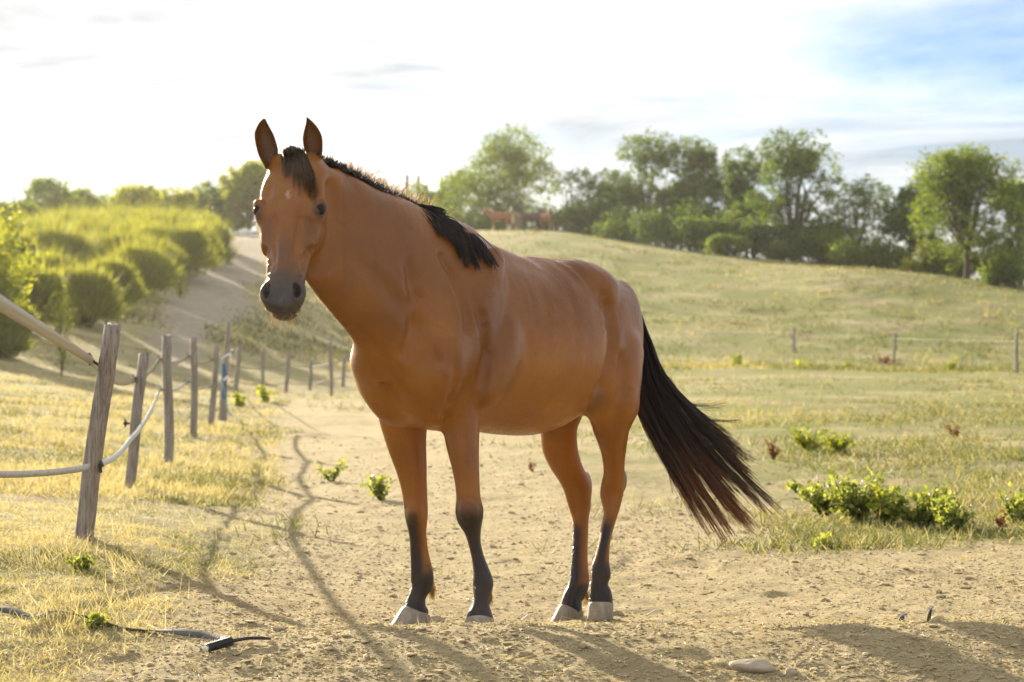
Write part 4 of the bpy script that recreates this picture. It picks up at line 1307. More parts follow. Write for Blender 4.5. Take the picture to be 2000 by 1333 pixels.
# ------------------------------------------------------------------ trees along the ridges
RG = 'trees along the hilltop'
tree(1000, 152, 270, 205, 'broad airy tree towering behind the far horses on the hilltop', RG, LEAF_MID, n_leaf=7800, blobs=22, low=0.13, seed=1, leaf=.2)
tree(905, 156, 335, 125, 'lower leafy tree just left of the broad tree behind the far horses', RG, LEAF_MID, n_leaf=4200, blobs=17, low=0.08, seed=2, leaf=.2)
tree(1170, 146, 322, 130, 'bushy tree with sky gaps right of the far horses', RG, LEAF_DARK, n_leaf=3600, low=0.10, seed=3, leaf=.19)
tree(1262, 141, 272, 150, 'tall tree whose pale top stands left of the twin on the ridge', RG, LEAF_DARK, n_leaf=6500, blobs=21, low=0.06, seed=4, leaf=.18)
tree(1345, 139, 268, 130, 'tall sparse-topped tree in the middle of the dark ridge clump', RG, LEAF_DARK, n_leaf=5200, blobs=20, low=0.06, seed=5, leaf=.18)
tree(1405, 135, 330, 120, 'lower dense dark tree between the two taller ridge trees', RG, LEAF_DARK, n_leaf=5200, low=0.04, seed=6, leaf=.17)
tree(1458, 130, 296, 120, 'slim dark tree left of the tallest rounded ridge tree', RG, LEAF_DARK, n_leaf=5600, low=0.08, seed=7, leaf=.17)
tree(1552, 124, 268, 165, 'tall dark tree with rounded head and bare straight trunk', RG, LEAF_DARK, n_leaf=7200, blobs=21, low=0.16, seed=8, leaf=.17, trunk_r=.2)
tree(1620, 128, 420, 100, 'small dark tree at the foot of the tall round-headed tree', RG, LEAF_DARK, n_leaf=3000, low=0.04, seed=9, leaf=.17)
tree(1675, 121, 357, 140, 'thin see-through tree with slender trunk on the ridge', RG, LEAF_MID, n_leaf=2100, blobs=19, low=0.24, seed=10, leaf=.16, trunk_r=.09)
tree(1778, 117, 345, 130, 'forked tree leaning right beside the thin see-through tree', RG, LEAF_DARK, n_leaf=4200, blobs=18, low=0.26, seed=11, leaf=.17, lean=.06, trunk_r=.13)
tree(1888, 107, 300, 215, 'large wide tree with dark trunk near the right edge', RG, LEAF_MID, n_leaf=7200, blobs=23, low=0.24, seed=12, leaf=.17, trunk_r=.17)
tree(1992, 111, 335, 130, 'tree cut by the right edge of the picture on the ridge', RG, LEAF_MID, n_leaf=4600, low=0.16, seed=13, leaf=.17)
LG = 'trees behind the left bank'
tree(488, 124, 325, 130, 'tall green tree close behind the horse head on the left ridge', LG, LEAF_LIME, n_leaf=6200, blobs=20, low=0.04, seed=20, leaf=.2)
tree(560, 128, 345, 120, 'green tree on the left ridge half hidden by the horse head', LG, LEAF_MID, n_leaf=4200, low=0.04, seed=21, leaf=.2)
tree(420, 126, 372, 120, 'low rounded tree left of the tall one behind the horse head', LG, LEAF_MID, n_leaf=4200, low=0.02, seed=22, leaf=.19)
tree(345, 122, 382, 130, 'low bright tree at the middle of the left skyline', LG, LEAF_LIME, n_leaf=4000, low=0.02, seed=23, leaf=.19)
tree(265, 120, 380, 130, 'yellow-green tree above the highest shrubs on the left', LG, LEAF_LIME, n_leaf=4200, low=0.02, seed=24, leaf=.19)
tree(185, 116, 388, 120, 'low tree on the skyline beside the domed left tree', LG, LEAF_MID, n_leaf=3800, low=0.02, seed=25, leaf=.19)
tree(100, 108, 372, 135, 'domed tree standing highest near the left edge', LG, LEAF_MID, n_leaf=5000, low=0.04, seed=26, leaf=.18)
tree(15, 104, 410, 120, 'tree at the left edge behind the bright sapling', LG, LEAF_MID, n_leaf=3800, low=0.02, seed=27, leaf=.18)
tree(740, 165, 365, 130, 'far tree seen over the neck of the big horse', LG, LEAF_MID, n_leaf=3600, low=0.04, seed=28, leaf=.22)
tree(840, 162, 368, 120, 'far tree seen just above the mane of the big horse', LG, LEAF_MID, n_leaf=3600, low=0.04, seed=29, leaf=.22)

def cypress(px_, d, top_py, w_px, label, seed):
    rng = np.random.default_rng(seed)
    x0 = (px_ - 1000) / FPX * d; z0 = float(land(x0, d)); H = CAM_H - (top_py - 700) / FPX * d - z0
    root = empty('cypress_tree', (x0, d, z0)); tag(root, label, 'tree', 'cypress spires on the skyline')
    v, f = tube([np.array((0, 0, -.2)), np.array((0, 0, H * .9))], [.12, .03], 6)
    link_mesh('trunk', np_mesh('cypress_trunk', v, f), BARK, root)
    n = 1500; t = rng.uniform(.03, 1, n); a = rng.uniform(0, 6.283, n)
    r = w_px / FPX * d / 2 * np.sin(np.pi * np.minimum(.97, .25 + .75 * t)) ** .7 * rng.uniform(.2, 1, n) ** .5
    v, f, tt = leaf_cloud(np.stack((r * np.cos(a), r * np.sin(a), t * H), 1), .28, np.clip(rng.normal(.3, .15, n), 0, 1), .4, .9, rng)
    me_ = np_mesh('cypress_crown', v, f, False); tint_attr(me_, tt)
    link_mesh('crown', me_, LEAF_DARK, root)
cypress(795, 172, 343, 9, 'leftmost of three thin cypress spires above the mane', 301)
cypress(817, 172, 345, 9, 'middle one of three thin cypress spires above the mane', 302)
cypress(862, 170, 350, 9, 'rightmost of three thin cypress spires above the mane', 303)

# undergrowth at the foot of the ridge trees
UG = 'undergrowth below the ridge trees'
def thicket(px_, d, w_px, top_py, label, mat, seed, n=3600, leaf=.2):
    rng = np.random.default_rng(seed)
    x0 = (px_ - 1000) / FPX * d; z0 = float(land(x0, d)); Wd = w_px * 1.25 / FPX * d / 2; H = CAM_H - (top_py - 12 - 700) / FPX * d - z0
    root = empty('thicket', (x0, d, z0)); tag(root, label, 'shrub', UG)
    C = [(rng.uniform(-.8, .8) * Wd, rng.uniform(-.5, .5) * Wd, H * rng.uniform(.15, .72), Wd * rng.uniform(.3, .5)) for _ in range(8)]
    cent = []; tint = []
    for c in C:
        g = rng.normal(size=(n // 8, 3)) * c[3] * .5 * np.array((1, 1, .8)) + np.array(c[:3]); g[:, 2] = np.clip(g[:, 2], .05, H * 1.05)
        cent.append(g); tint.append(np.clip(rng.normal(.42 + rng.normal() * .12, .2, len(g)), 0, 1))
    v, f, t = leaf_cloud(np.concatenate(cent), leaf, np.concatenate(tint), rng=rng)
    me_ = np_mesh('thicket_foliage', v, f, False); tint_attr(me_, t); link_mesh('foliage', me_, mat, root)
    v, f = join([tube([np.array((0, 0, -.1)), np.array(c[:3]) * .5, np.array(c[:3])], [.06, .04, .015], 5) for c in C])
    link_mesh('stem', np_mesh('thicket_stem', v, f), BARK, root)
for i, (a, d, w, t, lab, mt) in enumerate((
        (870, 150, 110, 405, 'dark thicket just left of the far horses', LEAF_DARK), (945, 158, 120, 400, 'dark thicket directly behind the far brown horse', LEAF_DARK),
        (1095, 150, 90, 415, 'green thicket right beside the pale far horse', LEAF_MID), (1160, 140, 110, 395, 'dense dark thicket on the crest right of the far horses', LEAF_DARK),
        (1235, 134, 110, 400, 'dense dark thicket under the pale-topped tall tree', LEAF_DARK), (1310, 130, 110, 405, 'dense dark thicket below the sparse-topped ridge tree', LEAF_DARK),
        (1385, 126, 110, 430, 'dark thicket left of the slim ridge tree', LEAF_DARK), (1425, 121, 60, 472, 'small bright green bush at the crest below the slim ridge tree', LEAF_MID),
        (1470, 124, 110, 440, 'dark thicket left of the bare straight trunk', LEAF_DARK), (1530, 122, 60, 478, 'yellowish bush at the foot of the bare straight trunk', LEAF_MID),
        (1600, 122, 100, 465, 'dark thicket right of the bare straight trunk', LEAF_DARK), (1690, 118, 100, 480, 'green bush below the thin see-through tree', LEAF_MID),
        (1740, 122, 90, 488, 'low dark bush left of the forked leaning tree', LEAF_MID), (1825, 113, 110, 487, 'bright yellow-green bush between the forked tree and the wide tree', LEAF_LIME),
        (1865, 118, 90, 492, 'yellow-green bush directly behind the wide tree trunk', LEAF_LIME), (1925, 108, 110, 497, 'leafy bush right of the wide tree trunk', LEAF_MID),
        (1985, 104, 90, 492, 'dark leafy bush at the right edge below the cut tree', LEAF_MID))):
    thicket(a, d, w, t, lab, mt, 400 + i)

# rounded shrubs on the bank left of the track
for i, (a, b, w, t, d, lab) in enumerate((
        (172, 640, 118, 512, 53, 'round shrub nearest the track foot, lowest of the row'),
        (262, 592, 130, 478, 63, 'big round shrub second up the bank from the lowest'),
        (338, 545, 125, 436, 73, 'domed shrub halfway up the bank beside the track'),
        (408, 505, 95, 428, 84, 'shrub closest to the track at the top of the bank'),
        (55, 652, 140, 515, 49, 'dark green shrub right of the bright sapling at left'),
        (205, 560, 160, 462, 70, 'wide shrub in the second row of the bank'),
        (110, 565, 150, 452, 67, 'wide shrub behind the sapling on the bank'),
        (320, 490, 140, 420, 90, 'shrub on the crest of the bank in the middle'),
        (235, 470, 150, 418, 94, 'shrub on the crest of the bank left of the middle'),
        (140, 480, 150, 428, 90, 'shrub on the crest of the bank towards the left edge'),
        (25, 560, 120, 455, 60, 'shrub at the left edge behind the sapling'),
        (10, 690, 100, 590, 44, 'dark low shrub at the left edge above the slanting tape'),
        (380, 470, 90, 420, 96, 'small shrub at the far end of the crest'),
        (95, 610, 120, 490, 56, 'shrub between the sapling and the lowest round shrub'),
        (215, 615, 100, 500, 58, 'shrub wedged between the two lowest round shrubs'),
        (300, 560, 100, 465, 68, 'shrub wedged between the second and the domed shrub'),
        (375, 520, 90, 440, 79, 'shrub wedged between the domed shrub and the topmost one'),
        (270, 520, 130, 440, 80, 'shrub in the heart of the bank thicket'),
        (175, 520, 130, 440, 80, 'shrub in the upper left of the bank thicket'),
        (70, 510, 130, 440, 78, 'pale shrub above the bright sapling'))):
    broom_bush(a, b, w, t, d, lab, i)
def sapling(px_, d, top_py, w_px, label, seed, n=700, leaf=.09, name='sapling', mat=None, group=None):
    rng = np.random.default_rng(seed)
    x0 = (px_ - 1000) / FPX * d; z0 = float(land(x0, d)); H = CAM_H - (top_py - 700) / FPX * d - z0; Wd = w_px / FPX * d / 2
    root = empty(name, (x0, d, z0)); tag(root, label, 'sapling', group)
    parts = []; cent = []
    for k in range(9):
        tip = np.array((rng.uniform(-.9, .9) * Wd, rng.uniform(-.9, .9) * Wd, H * rng.uniform(.5, 1)))
        p = [np.array((0, 0, -.05)), tip * np.array((.35, .35, .5)), tip]
        parts.append(tube(p, [.010, .007, .003], 5))
        tt = rng.uniform(.25, 1.02, n // 9)[:, None]
        cent.append((p[1] * 2 * (tt * (1 - tt)) * 1.0 + tip * tt ** 2 + p[0] * (1 - tt) ** 2) + rng.normal(size=(n // 9, 3)) * leaf * 1.1)
    v, f = join(parts); link_mesh('stem', np_mesh('sapling_stem', v, f), BARK, root)
    cent = np.concatenate(cent)
    v, f, t = leaf_cloud(cent, leaf, np.clip(rng.normal(.5, .22, len(cent)), 0, 1), .55, rng=rng)
    me_ = np_mesh('sapling_leaves', v, f, False); tint_attr(me_, t); link_mesh('foliage', me_, mat or LEAF_LIME, root)
sapling(2, 44, 408, 125, 'bright yellow-green sapling cut by the left edge', 501, 3600, .13)
sapling(115, 47, 555, 40, 'slim lime sapling in front of the lowest bank shrub', 502, 240, .1)
sapling(368, 74, 452, 30, 'lime sapling between the shrubs near the track', 503, 260, .12)
sapling(352, 66, 522, 30, 'small lime sapling at the edge of the track below the domed shrub', 504, 220, .1)
sapling(120, 41, 610, 36, 'tiny lime sapling standing in the pasture left of the track', 505, 160, .08)
# ------------------------------------------------------------------ fence: split posts, tape insulators, tapes
m = NT('weathered_wood')
oc = m.coord()
w1 = m.noise(7, 5, .6, oc, sc=(6, 6, .5)); w2 = m.noise(30, 4, .6, oc, sc=(6, 6, .35)); w3 = m.noise(3, 4, .6, oc)
wc = m.ramp(w1, [(.25, (.13, .112, .095)), (.5, (.29, .255, .22)), (.75, (.43, .39, .345))])
wc = m.mix(m.ramp(w2, [(.32, .8), (.5, 0.0)]), wc, (.055, .042, .033))
wc = m.mix(m.ramp(w3, [(.5, 0.0), (.75, .4)]), wc, (.22, .15, .09))
bs = m.principled(Base_Color=wc, Roughness=.9)
m.link(m.bump(w2, .7, .012, m.bump(w1, .5, .02)), bs.inputs['Normal'])
WOOD = m.mat
m = NT('black_plastic')
m.principled(Base_Color=m.ramp(m.noise(60, 3), [(.3, (.012, .012, .013)), (.7, (.030, .030, .032))]), Roughness=.5)
PLASTIC = m.mat
m = NT('woven_fence_tape')
tcn = m.noise(300, 2, .5, m.coord()); tst = m.noise(55, 5, .7, m.coord())
b = m.n('ShaderNodeBsdfPrincipled', Base_Color=m.ramp(tst, [(.3, (.19, .155, .105)), (.60, (.30, .255, .18)), (.70, (.85, .82, .74))]), Roughness=.3)  # whitish specks paint the tape's sparkle into its colour
m.link(m.bump(tcn, .35, .002), b.inputs['Normal'])
t_ = m.n('ShaderNodeBsdfTranslucent', Color=(.52, .46, .35))
mx = m.t.nodes.new('ShaderNodeMixShader'); mx.inputs[0].default_value = .3
m.link(b.outputs[0], mx.inputs[1]); m.link(t_.outputs[0], mx.inputs[2]); m.link(mx.outputs[0], m.out.inputs['Surface'])
TAPE = m.mat
m = NT('dull_far_tape'); m.principled(Base_Color=m.ramp(m.noise(20, 3), [(.3, (.12, .11, .10)), (.7, (.22, .20, .18))]), Roughness=.8); TAPE_DULL = m.mat
m = NT('pale_fence_tape'); m.principled(Base_Color=m.ramp(m.noise(40, 4, .7), [(.3, (.34, .35, .38)), (.7, (.60, .61, .63))]), Roughness=.4); TAPE_PALE = m.mat
m = NT('white_tape_end')
m.principled(Base_Color=m.ramp(m.noise(40, 3), [(.3, (.7, .69, .66)), (.7, (.82, .81, .78))]), Roughness=.3)
WHITE = m.mat
m = NT('blue_cord'); m.principled(Base_Color=m.ramp(m.noise(80, 3), [(.3, (.03, .06, .22)), (.7, (.07, .12, .34))]), Roughness=.7); BLUE = m.mat
m = NT('green_cord'); m.principled(Base_Color=m.ramp(m.noise(80, 3), [(.3, (.10, .22, .20)), (.7, (.2, .36, .32))]), Roughness=.7); TEAL = m.mat

def post(name, tx, ty, bx, by, d, wt, wb, label, group, seed, ins=(), cat='fence post', mat=None, lean_d=0.0):
    """riven post from top pixel (tx, ty) to foot pixel (bx, by); wt, wb widths in pixels; ins = insulators (px, py, arm tip px, py)"""
    rng = np.random.default_rng(seed)
    b = P(bx, by, d); t = P(tx, ty, d + lean_d)
    b = np.array((b[0], b[1], float(land(b[0], b[1])) - .06))
    root = empty(name, tuple(b)); tag(root, label, cat, group)
    n, lev = 12, 13; Vp = []; Fp = []
    ph = rng.uniform(0, 6.28, 4)
    ax = (t - b); Lp = np.linalg.norm(ax)
    kn = rng.normal(size=(lev, 2)) * .10
    for i in range(lev):
        u = i / (lev - 1)
        c = ax * u + np.array((math.sin(u * 4 + ph[0]) * .010 * Lp, math.sin(u * 5 + ph[1]) * .008 * Lp, 0)) * math.sin(math.pi * u)
        r = ((wb + (wt - wb) * u) / FPX * d) / 2
        for j in range(n):
            a = 2 * math.pi * j / n
            rr = r * (1 + .07 * math.sin(3 * a + ph[2]) + .05 * math.sin(5 * a + ph[3] + u * 3) + rng.normal() * .018 + kn[i, 0] * .25 * math.cos(a))
            z = rng.normal() * .006 if i == lev - 1 else 0
            Vp.append(c + np.array((rr * math.cos(a), rr * math.sin(a), z)))
    for i in range(lev - 1):
        for j in range(n): Fp.append((i * n + j, i * n + (j + 1) % n, (i + 1) * n + (j + 1) % n, (i + 1) * n + j))
    top = len(Vp); Vp.append(ax + np.array((0, 0, .004)))
    for j in range(0, n, 2): Fp.append(((lev - 1) * n + j, (lev - 1) * n + (j + 1) % n, (lev - 1) * n + (j + 2) % n, top))
    me_ = np_mesh('fence_post', np.array(Vp), np.array(Fp)); link_mesh('shaft', me_, mat or WOOD, root)
    for (x0, y0, x1, y1) in ins:
        p0, p1 = P(x0, y0, d) - b, P(x1, y1, d) - b
        dv = (p1 - p0); L = np.linalg.norm(dv); dv /= L
        parts = [tube([p0, p0 + dv * L * .6, p1], [.009, .007, .010], 6)]
        s = np.array((0, 0, 1.0))
        parts.append(tube([p1 + s * .030 + dv * .012, p1 + s * .016, p1 - s * .016, p1 - s * .030 + dv * .012], [.005, .008, .008, .005], 6))
        parts.append(tube([p1 - dv * .006, p1 + dv * .016], [.017, .014], 8))
        v_, f_ = join(parts); link_mesh('insulator', np_mesh('tape_insulator', v_, f_), PLASTIC, root)
    return root

def ribbon(name, pts, width, label, mat, cat='fence tape', group=None, sag=.0, twist=0.0, seg=10, thick=.0012, flat=False, first_taut=False):
    """a tape through world points: closed strip with real thickness, standing on edge (or lying flat)"""
    pts = [np.asarray(p, float) for p in pts]
    path = []
    for i in range(len(pts) - 1):
        for s in range(seg):
            t = s / seg
            p = pts[i] * (1 - t) + pts[i + 1] * t
            p[2] -= (0 if (i == 0 and first_taut) else sag) * np.linalg.norm(pts[i + 1] - pts[i]) * 4 * t * (1 - t)
            path.append(p)
    path.append(pts[-1]); path = np.array(path)
    tg = np.gradient(path, axis=0); tg /= np.linalg.norm(tg, axis=1)[:, None]
    Vr = []; Fr = []
    for i, p in enumerate(path):
        sd = np.cross(tg[i], (0, 0, 1.0)); sd /= np.linalg.norm(sd); up = np.cross(sd, tg[i])
        a = twist * math.sin(i / len(path) * math.pi * 3) + (math.pi / 2 if flat else 0)
        w = (math.cos(a) * up + math.sin(a) * sd) * width / 2; h = (math.cos(a) * sd - math.sin(a) * up) * thick / 2
        Vr += [p + w + h, p + w - h, p - w - h, p - w + h]
    for i in range(len(path) - 1):
        for j in range(4): Fr.append((i * 4 + j, i * 4 + (j + 1) % 4, i * 4 + 4 + (j + 1) % 4, i * 4 + 4 + j))
    Fr.append((3, 2, 1, 0)); e = (len(path) - 1) * 4; Fr.append((e, e + 1, e + 2, e + 3))
    o_ = np.array(Vr).mean(0)
    ob = link_mesh(name, np_mesh(name, np.array(Vr) - o_, np.array(Fr)), mat, None, tuple(o_))
    return tag(ob, label, cat, group)

FG = 'posts of the tape fence on the left'
post('fence_post', 219, 636, 160, 1052, 10.1, 33, 38, 'thick leaning grey post nearest the camera at left', FG, 1, ins=((198, 716, 178, 704), (188, 895, 196, 908)))
post('fence_post', 283, 691, 250, 957, 15.0, 21, 22, 'second post from the camera, leaning right, shorter than its neighbours', FG, 2, ins=((278, 742, 262, 741), (262, 828, 246, 827)))
post('fence_post', 326, 657, 330, 907, 18.5, 18, 19, 'third post from the camera, straight and upright', FG, 3, ins=((326, 702, 311, 702), (328, 761, 312, 761)))
post('fence_post', 378, 660, 378, 860, 23, 13, 15, 'fourth post from the camera, slim and upright', FG, 4, ins=((377, 696, 366, 696), (376, 747, 364, 747)))
post('fence_post', 423, 676, 412, 830, 28, 11, 12, 'fifth post from the camera, beside the tall stake', FG, 5, ins=((422, 702, 412, 703), (419, 752, 408, 754)))
post('tall_stake', 446, 630, 435, 811, 29.5, 8, 16, 'tall rusty-topped stake wrapped with blue and green cord', FG, 6, ins=((441, 690, 453, 688),), cat='stake')
post('fence_post', 468, 680, 459, 782, 40, 10, 10, 'post just right of the tall stake', FG, 7, ins=((465, 717, 456, 717), (463, 745, 452, 746)))
post('fence_post', 515, 683, 512, 782, 42, 7, 8, 'first post of the far fence row behind the horse muzzle', FG, 8)
post('fence_post', 564, 692, 558, 773, 46, 8, 8, 'second post of the far row, below the horse muzzle', FG, 9)
post('fence_post', 608, 705, 605, 776, 49, 7, 7, 'short third post of the far fence row', FG, 10)
post('fence_post', 646, 668, 647, 766, 47, 7, 7, 'tall fourth post of the far fence row', FG, 11)
post('fence_post', 673, 696, 669, 759, 51, 7, 7, 'post of the far row closest to the horse chest', FG, 12)
# tapes
upper = [P(-200, 466, 3.2), P(178, 704, 9.95), P(262, 741, 14.9), P(311, 702, 18.4), P(366, 696, 22.9), P(412, 703, 27.9), P(440, 690, 29.4)]
ribbon('fence_tape', upper, .042, 'upper fence tape slanting in from the left edge along the posts', TAPE, group='fence tapes', sag=.012, twist=.12, first_taut=True)
lower = [P(-150, 926, 8.6), P(0, 927, 9.2), P(150, 917, 9.9), P(197, 905, 10.2), P(255, 858, 13.2), P(312, 761, 18.4), P(364, 747, 22.9), P(408, 754, 27.9), P(436, 742, 29.4)]
ribbon('fence_tape', lower, .034, 'lower pale fence tape dipping close to the grass beside the leaning post', TAPE_PALE, group='fence tapes', sag=.010, twist=.35)
far_u = [P(453, 690, 29.4), P(465, 717, 40), P(514, 719, 42), P(561, 707, 46), P(606, 717, 49), P(646, 708, 47), P(672, 702, 51), P(760, 700, 56)]
ribbon('fence_tape', far_u, .022, 'upper tape of the far fence row running behind the chest', TAPE_DULL, group='fence tapes', sag=.012)
far_l = [P(436, 742, 29.4), P(463, 746, 40), P(513, 751, 42), P(560, 746, 46), P(606, 750, 49), P(647, 738, 47), P(671, 735, 51), P(760, 735, 56)]
ribbon('fence_tape', far_l, .018, 'lower tape of the far fence row running behind the chest', TAPE_DULL, group='fence tapes', sag=.012)
ribbon('tape_end', [P(430, 748, 29.2), P(437, 743, 29.2), P(446, 735, 29.2)], .03, 'shiny white lower tape end tied at the tall stake', WHITE, 'tape end', seg=4, thick=.008)
ribbon('tape_end', [P(432, 701, 29.2), P(441, 695, 29.2), P(452, 690, 29.2), P(450, 700, 29.2)], .03, 'shiny white upper tape end tied at the tall stake', WHITE, 'tape end', seg=4, thick=.008)
def cord(name, pts, r, label, mat, cat='cord'):
    pts = dens(pts, 4); o_ = pts[0].copy()
    v_, f_ = tube(pts - o_, np.full(len(pts), r), 6)
    return tag(link_mesh(name, np_mesh(name, v_, f_), mat, None, tuple(o_)), label, cat)
cord('blue_cord', [P(436, 712, 29.3), P(438, 735, 29.25), P(437, 755, 29.25), P(438, 778, 29.3)], .030, 'bunch of blue cord tied down the tall stake', BLUE)
cord('green_cord', [P(433, 705, 29.3), P(434, 740, 29.2), P(441, 775, 29.2), P(444, 800, 29.2), P(452, 812, 29.1)], .012, 'thin green cord hanging from the stake to the grass', TEAL)
# thin posts and wire across the right-hand field
RGp = 'thin posts across the right field'
post('field_post', 1551, 640, 1550, 696, 78, 5, 6, 'leftmost thin post in the right-hand field', RGp, 20)
post('field_post', 1749, 650, 1746, 706, 76, 5, 6, 'middle thin post in the right-hand field', RGp, 21)
post('field_post', 1986, 648, 1986, 730, 55, 6, 8, 'thin pale post at the right edge of the field', RGp, 22)
cord('fence_wire', [P(1380, 652, 80), P(1551, 655, 78), P(1749, 662, 76), P(1986, 668, 55), P(2120, 672, 45)], .006, 'single wire strung between the thin field posts', PLASTIC, 'wire')
# white rails where the track tops the hill
rl = empty('rail_fence', tuple(P(478, 462, 113))); tag(rl, 'white rail fence at the top of the track', 'fence')
r0 = np.array(rl.location)
for yy, nm in ((452, 'rail'), (460, 'rail')):
    v_, f_ = tube([P(448, yy + 5, 113) - r0, P(478, yy + 2, 113) - r0, P(512, yy, 113) - r0], [.07, .07, .07], 6); link_mesh(nm, np_mesh('rail', v_, f_), WHITE, rl)
for xx in (450, 470, 490, 510):
    v_, f_ = tube([P(xx, 448, 113.1) - r0, P(xx, 472, 113.1) - r0], [.06, .06], 6); link_mesh('post', np_mesh('rail_post', v_, f_), WHITE, rl)
# ------------------------------------------------------------------ grass, straw, clods, weeds
def scatter(n, px0, px1, d0, d1, rng, power=1.0):
    """points spread over the land in front of the camera, thinning with distance"""
    u = rng.random(n)
    d = 1 / (1 / d0 + (1 / d1 - 1 / d0) * u ** power)
    x = (rng.uniform(px0, px1, n) - 1000) / FPX * d
    return x, d
def surf_z(x, y):
    """height of the built ground sheet (bilinear)"""
    fi = np.interp(y, ys, np.arange(len(ys))); i = np.clip(fi.astype(int), 0, len(ys) - 2); fy = fi - i
    def row(k):
        u = x / (0.42 * np.maximum(ys[k], 4) + 1.2)
        fj = np.interp(u, us, np.arange(len(us))); j = np.clip(fj.astype(int), 0, len(us) - 2); fx = fj - j
        return gz[k, j] * (1 - fx) + gz[k, j + 1] * fx
    return row(i) * (1 - fy) + row(i + 1) * fy
GRASS = leaf_material('meadow_grass', (.10, .125, .034), (.37, .32, .155), (.57, .51, .33), .42, .6, .25, (1.3, 1.22, .8))
def grass(name, label, n, px0, px1, d0, d1, hmin, hmax, wmin, wmax, tint_fn, keep_fn, seed, flat=.35, power=1.0, clump=0.0, seg=2):
    rng = np.random.default_rng(seed)
    x, y = scatter(n, px0, px1, d0, d1, rng, power)
    if clump:
        cxs, cys = scatter(max(8, n // 26), px0, px1, d0, d1, rng, power)
        pick = rng.integers(0, len(cxs), n); sp = clump * (0.4 + y / 40)
        on = rng.random(n) < .7
        x = np.where(on, cxs[pick] + rng.normal(size=n) * sp, x); y = np.where(on, cys[pick] + rng.normal(size=n) * sp, y)
    k = rng.random(n) < keep_fn(x, y)
    x, y = x[k], y[k]; n = len(x)
    B = np.stack((x, y, surf_z(x, y) - .004), 1)
    D = rng.normal(size=(n, 3)) * np.array((1, 1, 0)) * flat * 1.6 + np.array((0, 0, 1.0)); D /= np.linalg.norm(D, axis=1)[:, None]
    L = rng.uniform(hmin, hmax, n) * (.6 + .8 * fbm(x * .9, y * .9, 2, seed)); W_ = rng.uniform(wmin, wmax, n) * (1 + np.maximum(y - 12, 0) / 28)
    v, f, t = stems(B, D, L, W_, tint_fn(x, y, rng, n), rng, .5, seg)
    o_ = np.array((float(v[:, 0].mean()), float(v[:, 1].mean()), 0.0))
    me_ = np_mesh(name, v - o_, f, False); tint_attr(me_, t)
    return tag(link_mesh(name, me_, GRASS, None, tuple(o_)), label, 'grass', kind='stuff')
turf = lambda x, y: 1 - dirtness(x, y)
def t_left(x, y, rng, n):
    g = fbm(x * 1.3, y * .8, 3, 61); return np.clip(rng.normal(.70, .2, n) - 1.1 * smooth01(g, .44, .62) * rng.random(n), 0, 1)
def t_right(x, y, rng, n):
    g = fbm(x * .33, y * .2, 3, 62); return np.clip(rng.normal(.54, .18, n) - .95 * smooth01(g, .33, .56) * rng.random(n), 0, 1)
grass('dry_grass', 'short dry yellow grass on the verge below the fence', 94000, -300, 520, 6.3, 17, .012, .045, .0020, .0045, t_left, lambda x, y: turf(x, y) * (.6 + .4 * smooth01(fbm(x * 2.2, y * 1.6, 3, 70), .36, .58)), 71, .9, 1.0, .06)
grass('dry_grass', 'taller dry stalks along the fence line', 2600, -100, 470, 6.8, 16, .06, .17, .0018, .0035, lambda x, y, r, n: np.clip(r.normal(.78, .15, n), 0, 1), lambda x, y: turf(x, y) * (fbm(x * 1.7, y * 1.2, 2, 64) > .52), 72, .35, 1.0, .07)
grass('pasture_grass', 'bleached short grass of the pasture beyond the fence', 52000, -330, 560, 14, 62, .04, .11, .004, .008, t_left, lambda x, y: turf(x, y) * (1 - track_mask(x, y)), 73, .6, 1.0, .10)
grass('field_grass', 'yellow-green grass of the field behind the horse', 100000, 560, 2420, 11.0, 115, .04, .13, .004, .009, t_right, lambda x, y: turf(x, y) * smooth01(fbm(x * .55, y * .3, 3, 69), .28, .58), 74, .55, 1.0, .12)
grass('field_grass', 'tussocky grass on the hill below the ridge trees', 66000, 60, 2420, 56, 145, .07, .26, .009, .018, lambda x, y, r, n: np.clip(t_right(x, y, r, n) - .16, 0, 1), lambda x, y: (1 - track_mask(x, y)) * (.35 + .65 * smooth01(fbm(x * .25, y * .12, 3, 68), .3, .6)), 75, .5, 1.0, .16, 1)
grass('dry_grass', 'sparse grass tufts on the trampled soil', 5200, 380, 2050, 6.4, 20, .012, .05, .0018, .0035, t_left, lambda x, y: (fbm(x * 2.1, y * 2.1, 2, 66) > .56) * .9, 76, .8, 1.0, .05)

# straw and stalks lying on the soil
STRAW = leaf_material('straw', (.22, .165, .085), (.48, .39, .22), (.70, .62, .43), .2, .6, .3)
rng = np.random.default_rng(81)
n = 34000
x, y = scatter(n, -250, 2350, 6.25, 18, rng)
B = np.stack((x, y, surf_z(x, y) + .004), 1)
a = rng.uniform(0, 6.283, n); D = np.stack((np.cos(a), np.sin(a), rng.uniform(-.05, .22, n)), 1); D /= np.linalg.norm(D, axis=1)[:, None]
v, f, t = stems(B, D, rng.uniform(.006, .032, n) * (1 + 1.6 * (rng.random(n) > .95)), rng.uniform(.0010, .0030, n), rng.uniform(0, 1, n), rng, .25, 2)
o_ = np.array((0.0, 9.0, 0.0))
me_ = np_mesh('straw', v - o_, f, False); tint_attr(me_, t)
tag(link_mesh('straw', me_, STRAW, None, tuple(o_)), 'bits of straw strewn over the trampled soil', 'straw', kind='stuff')

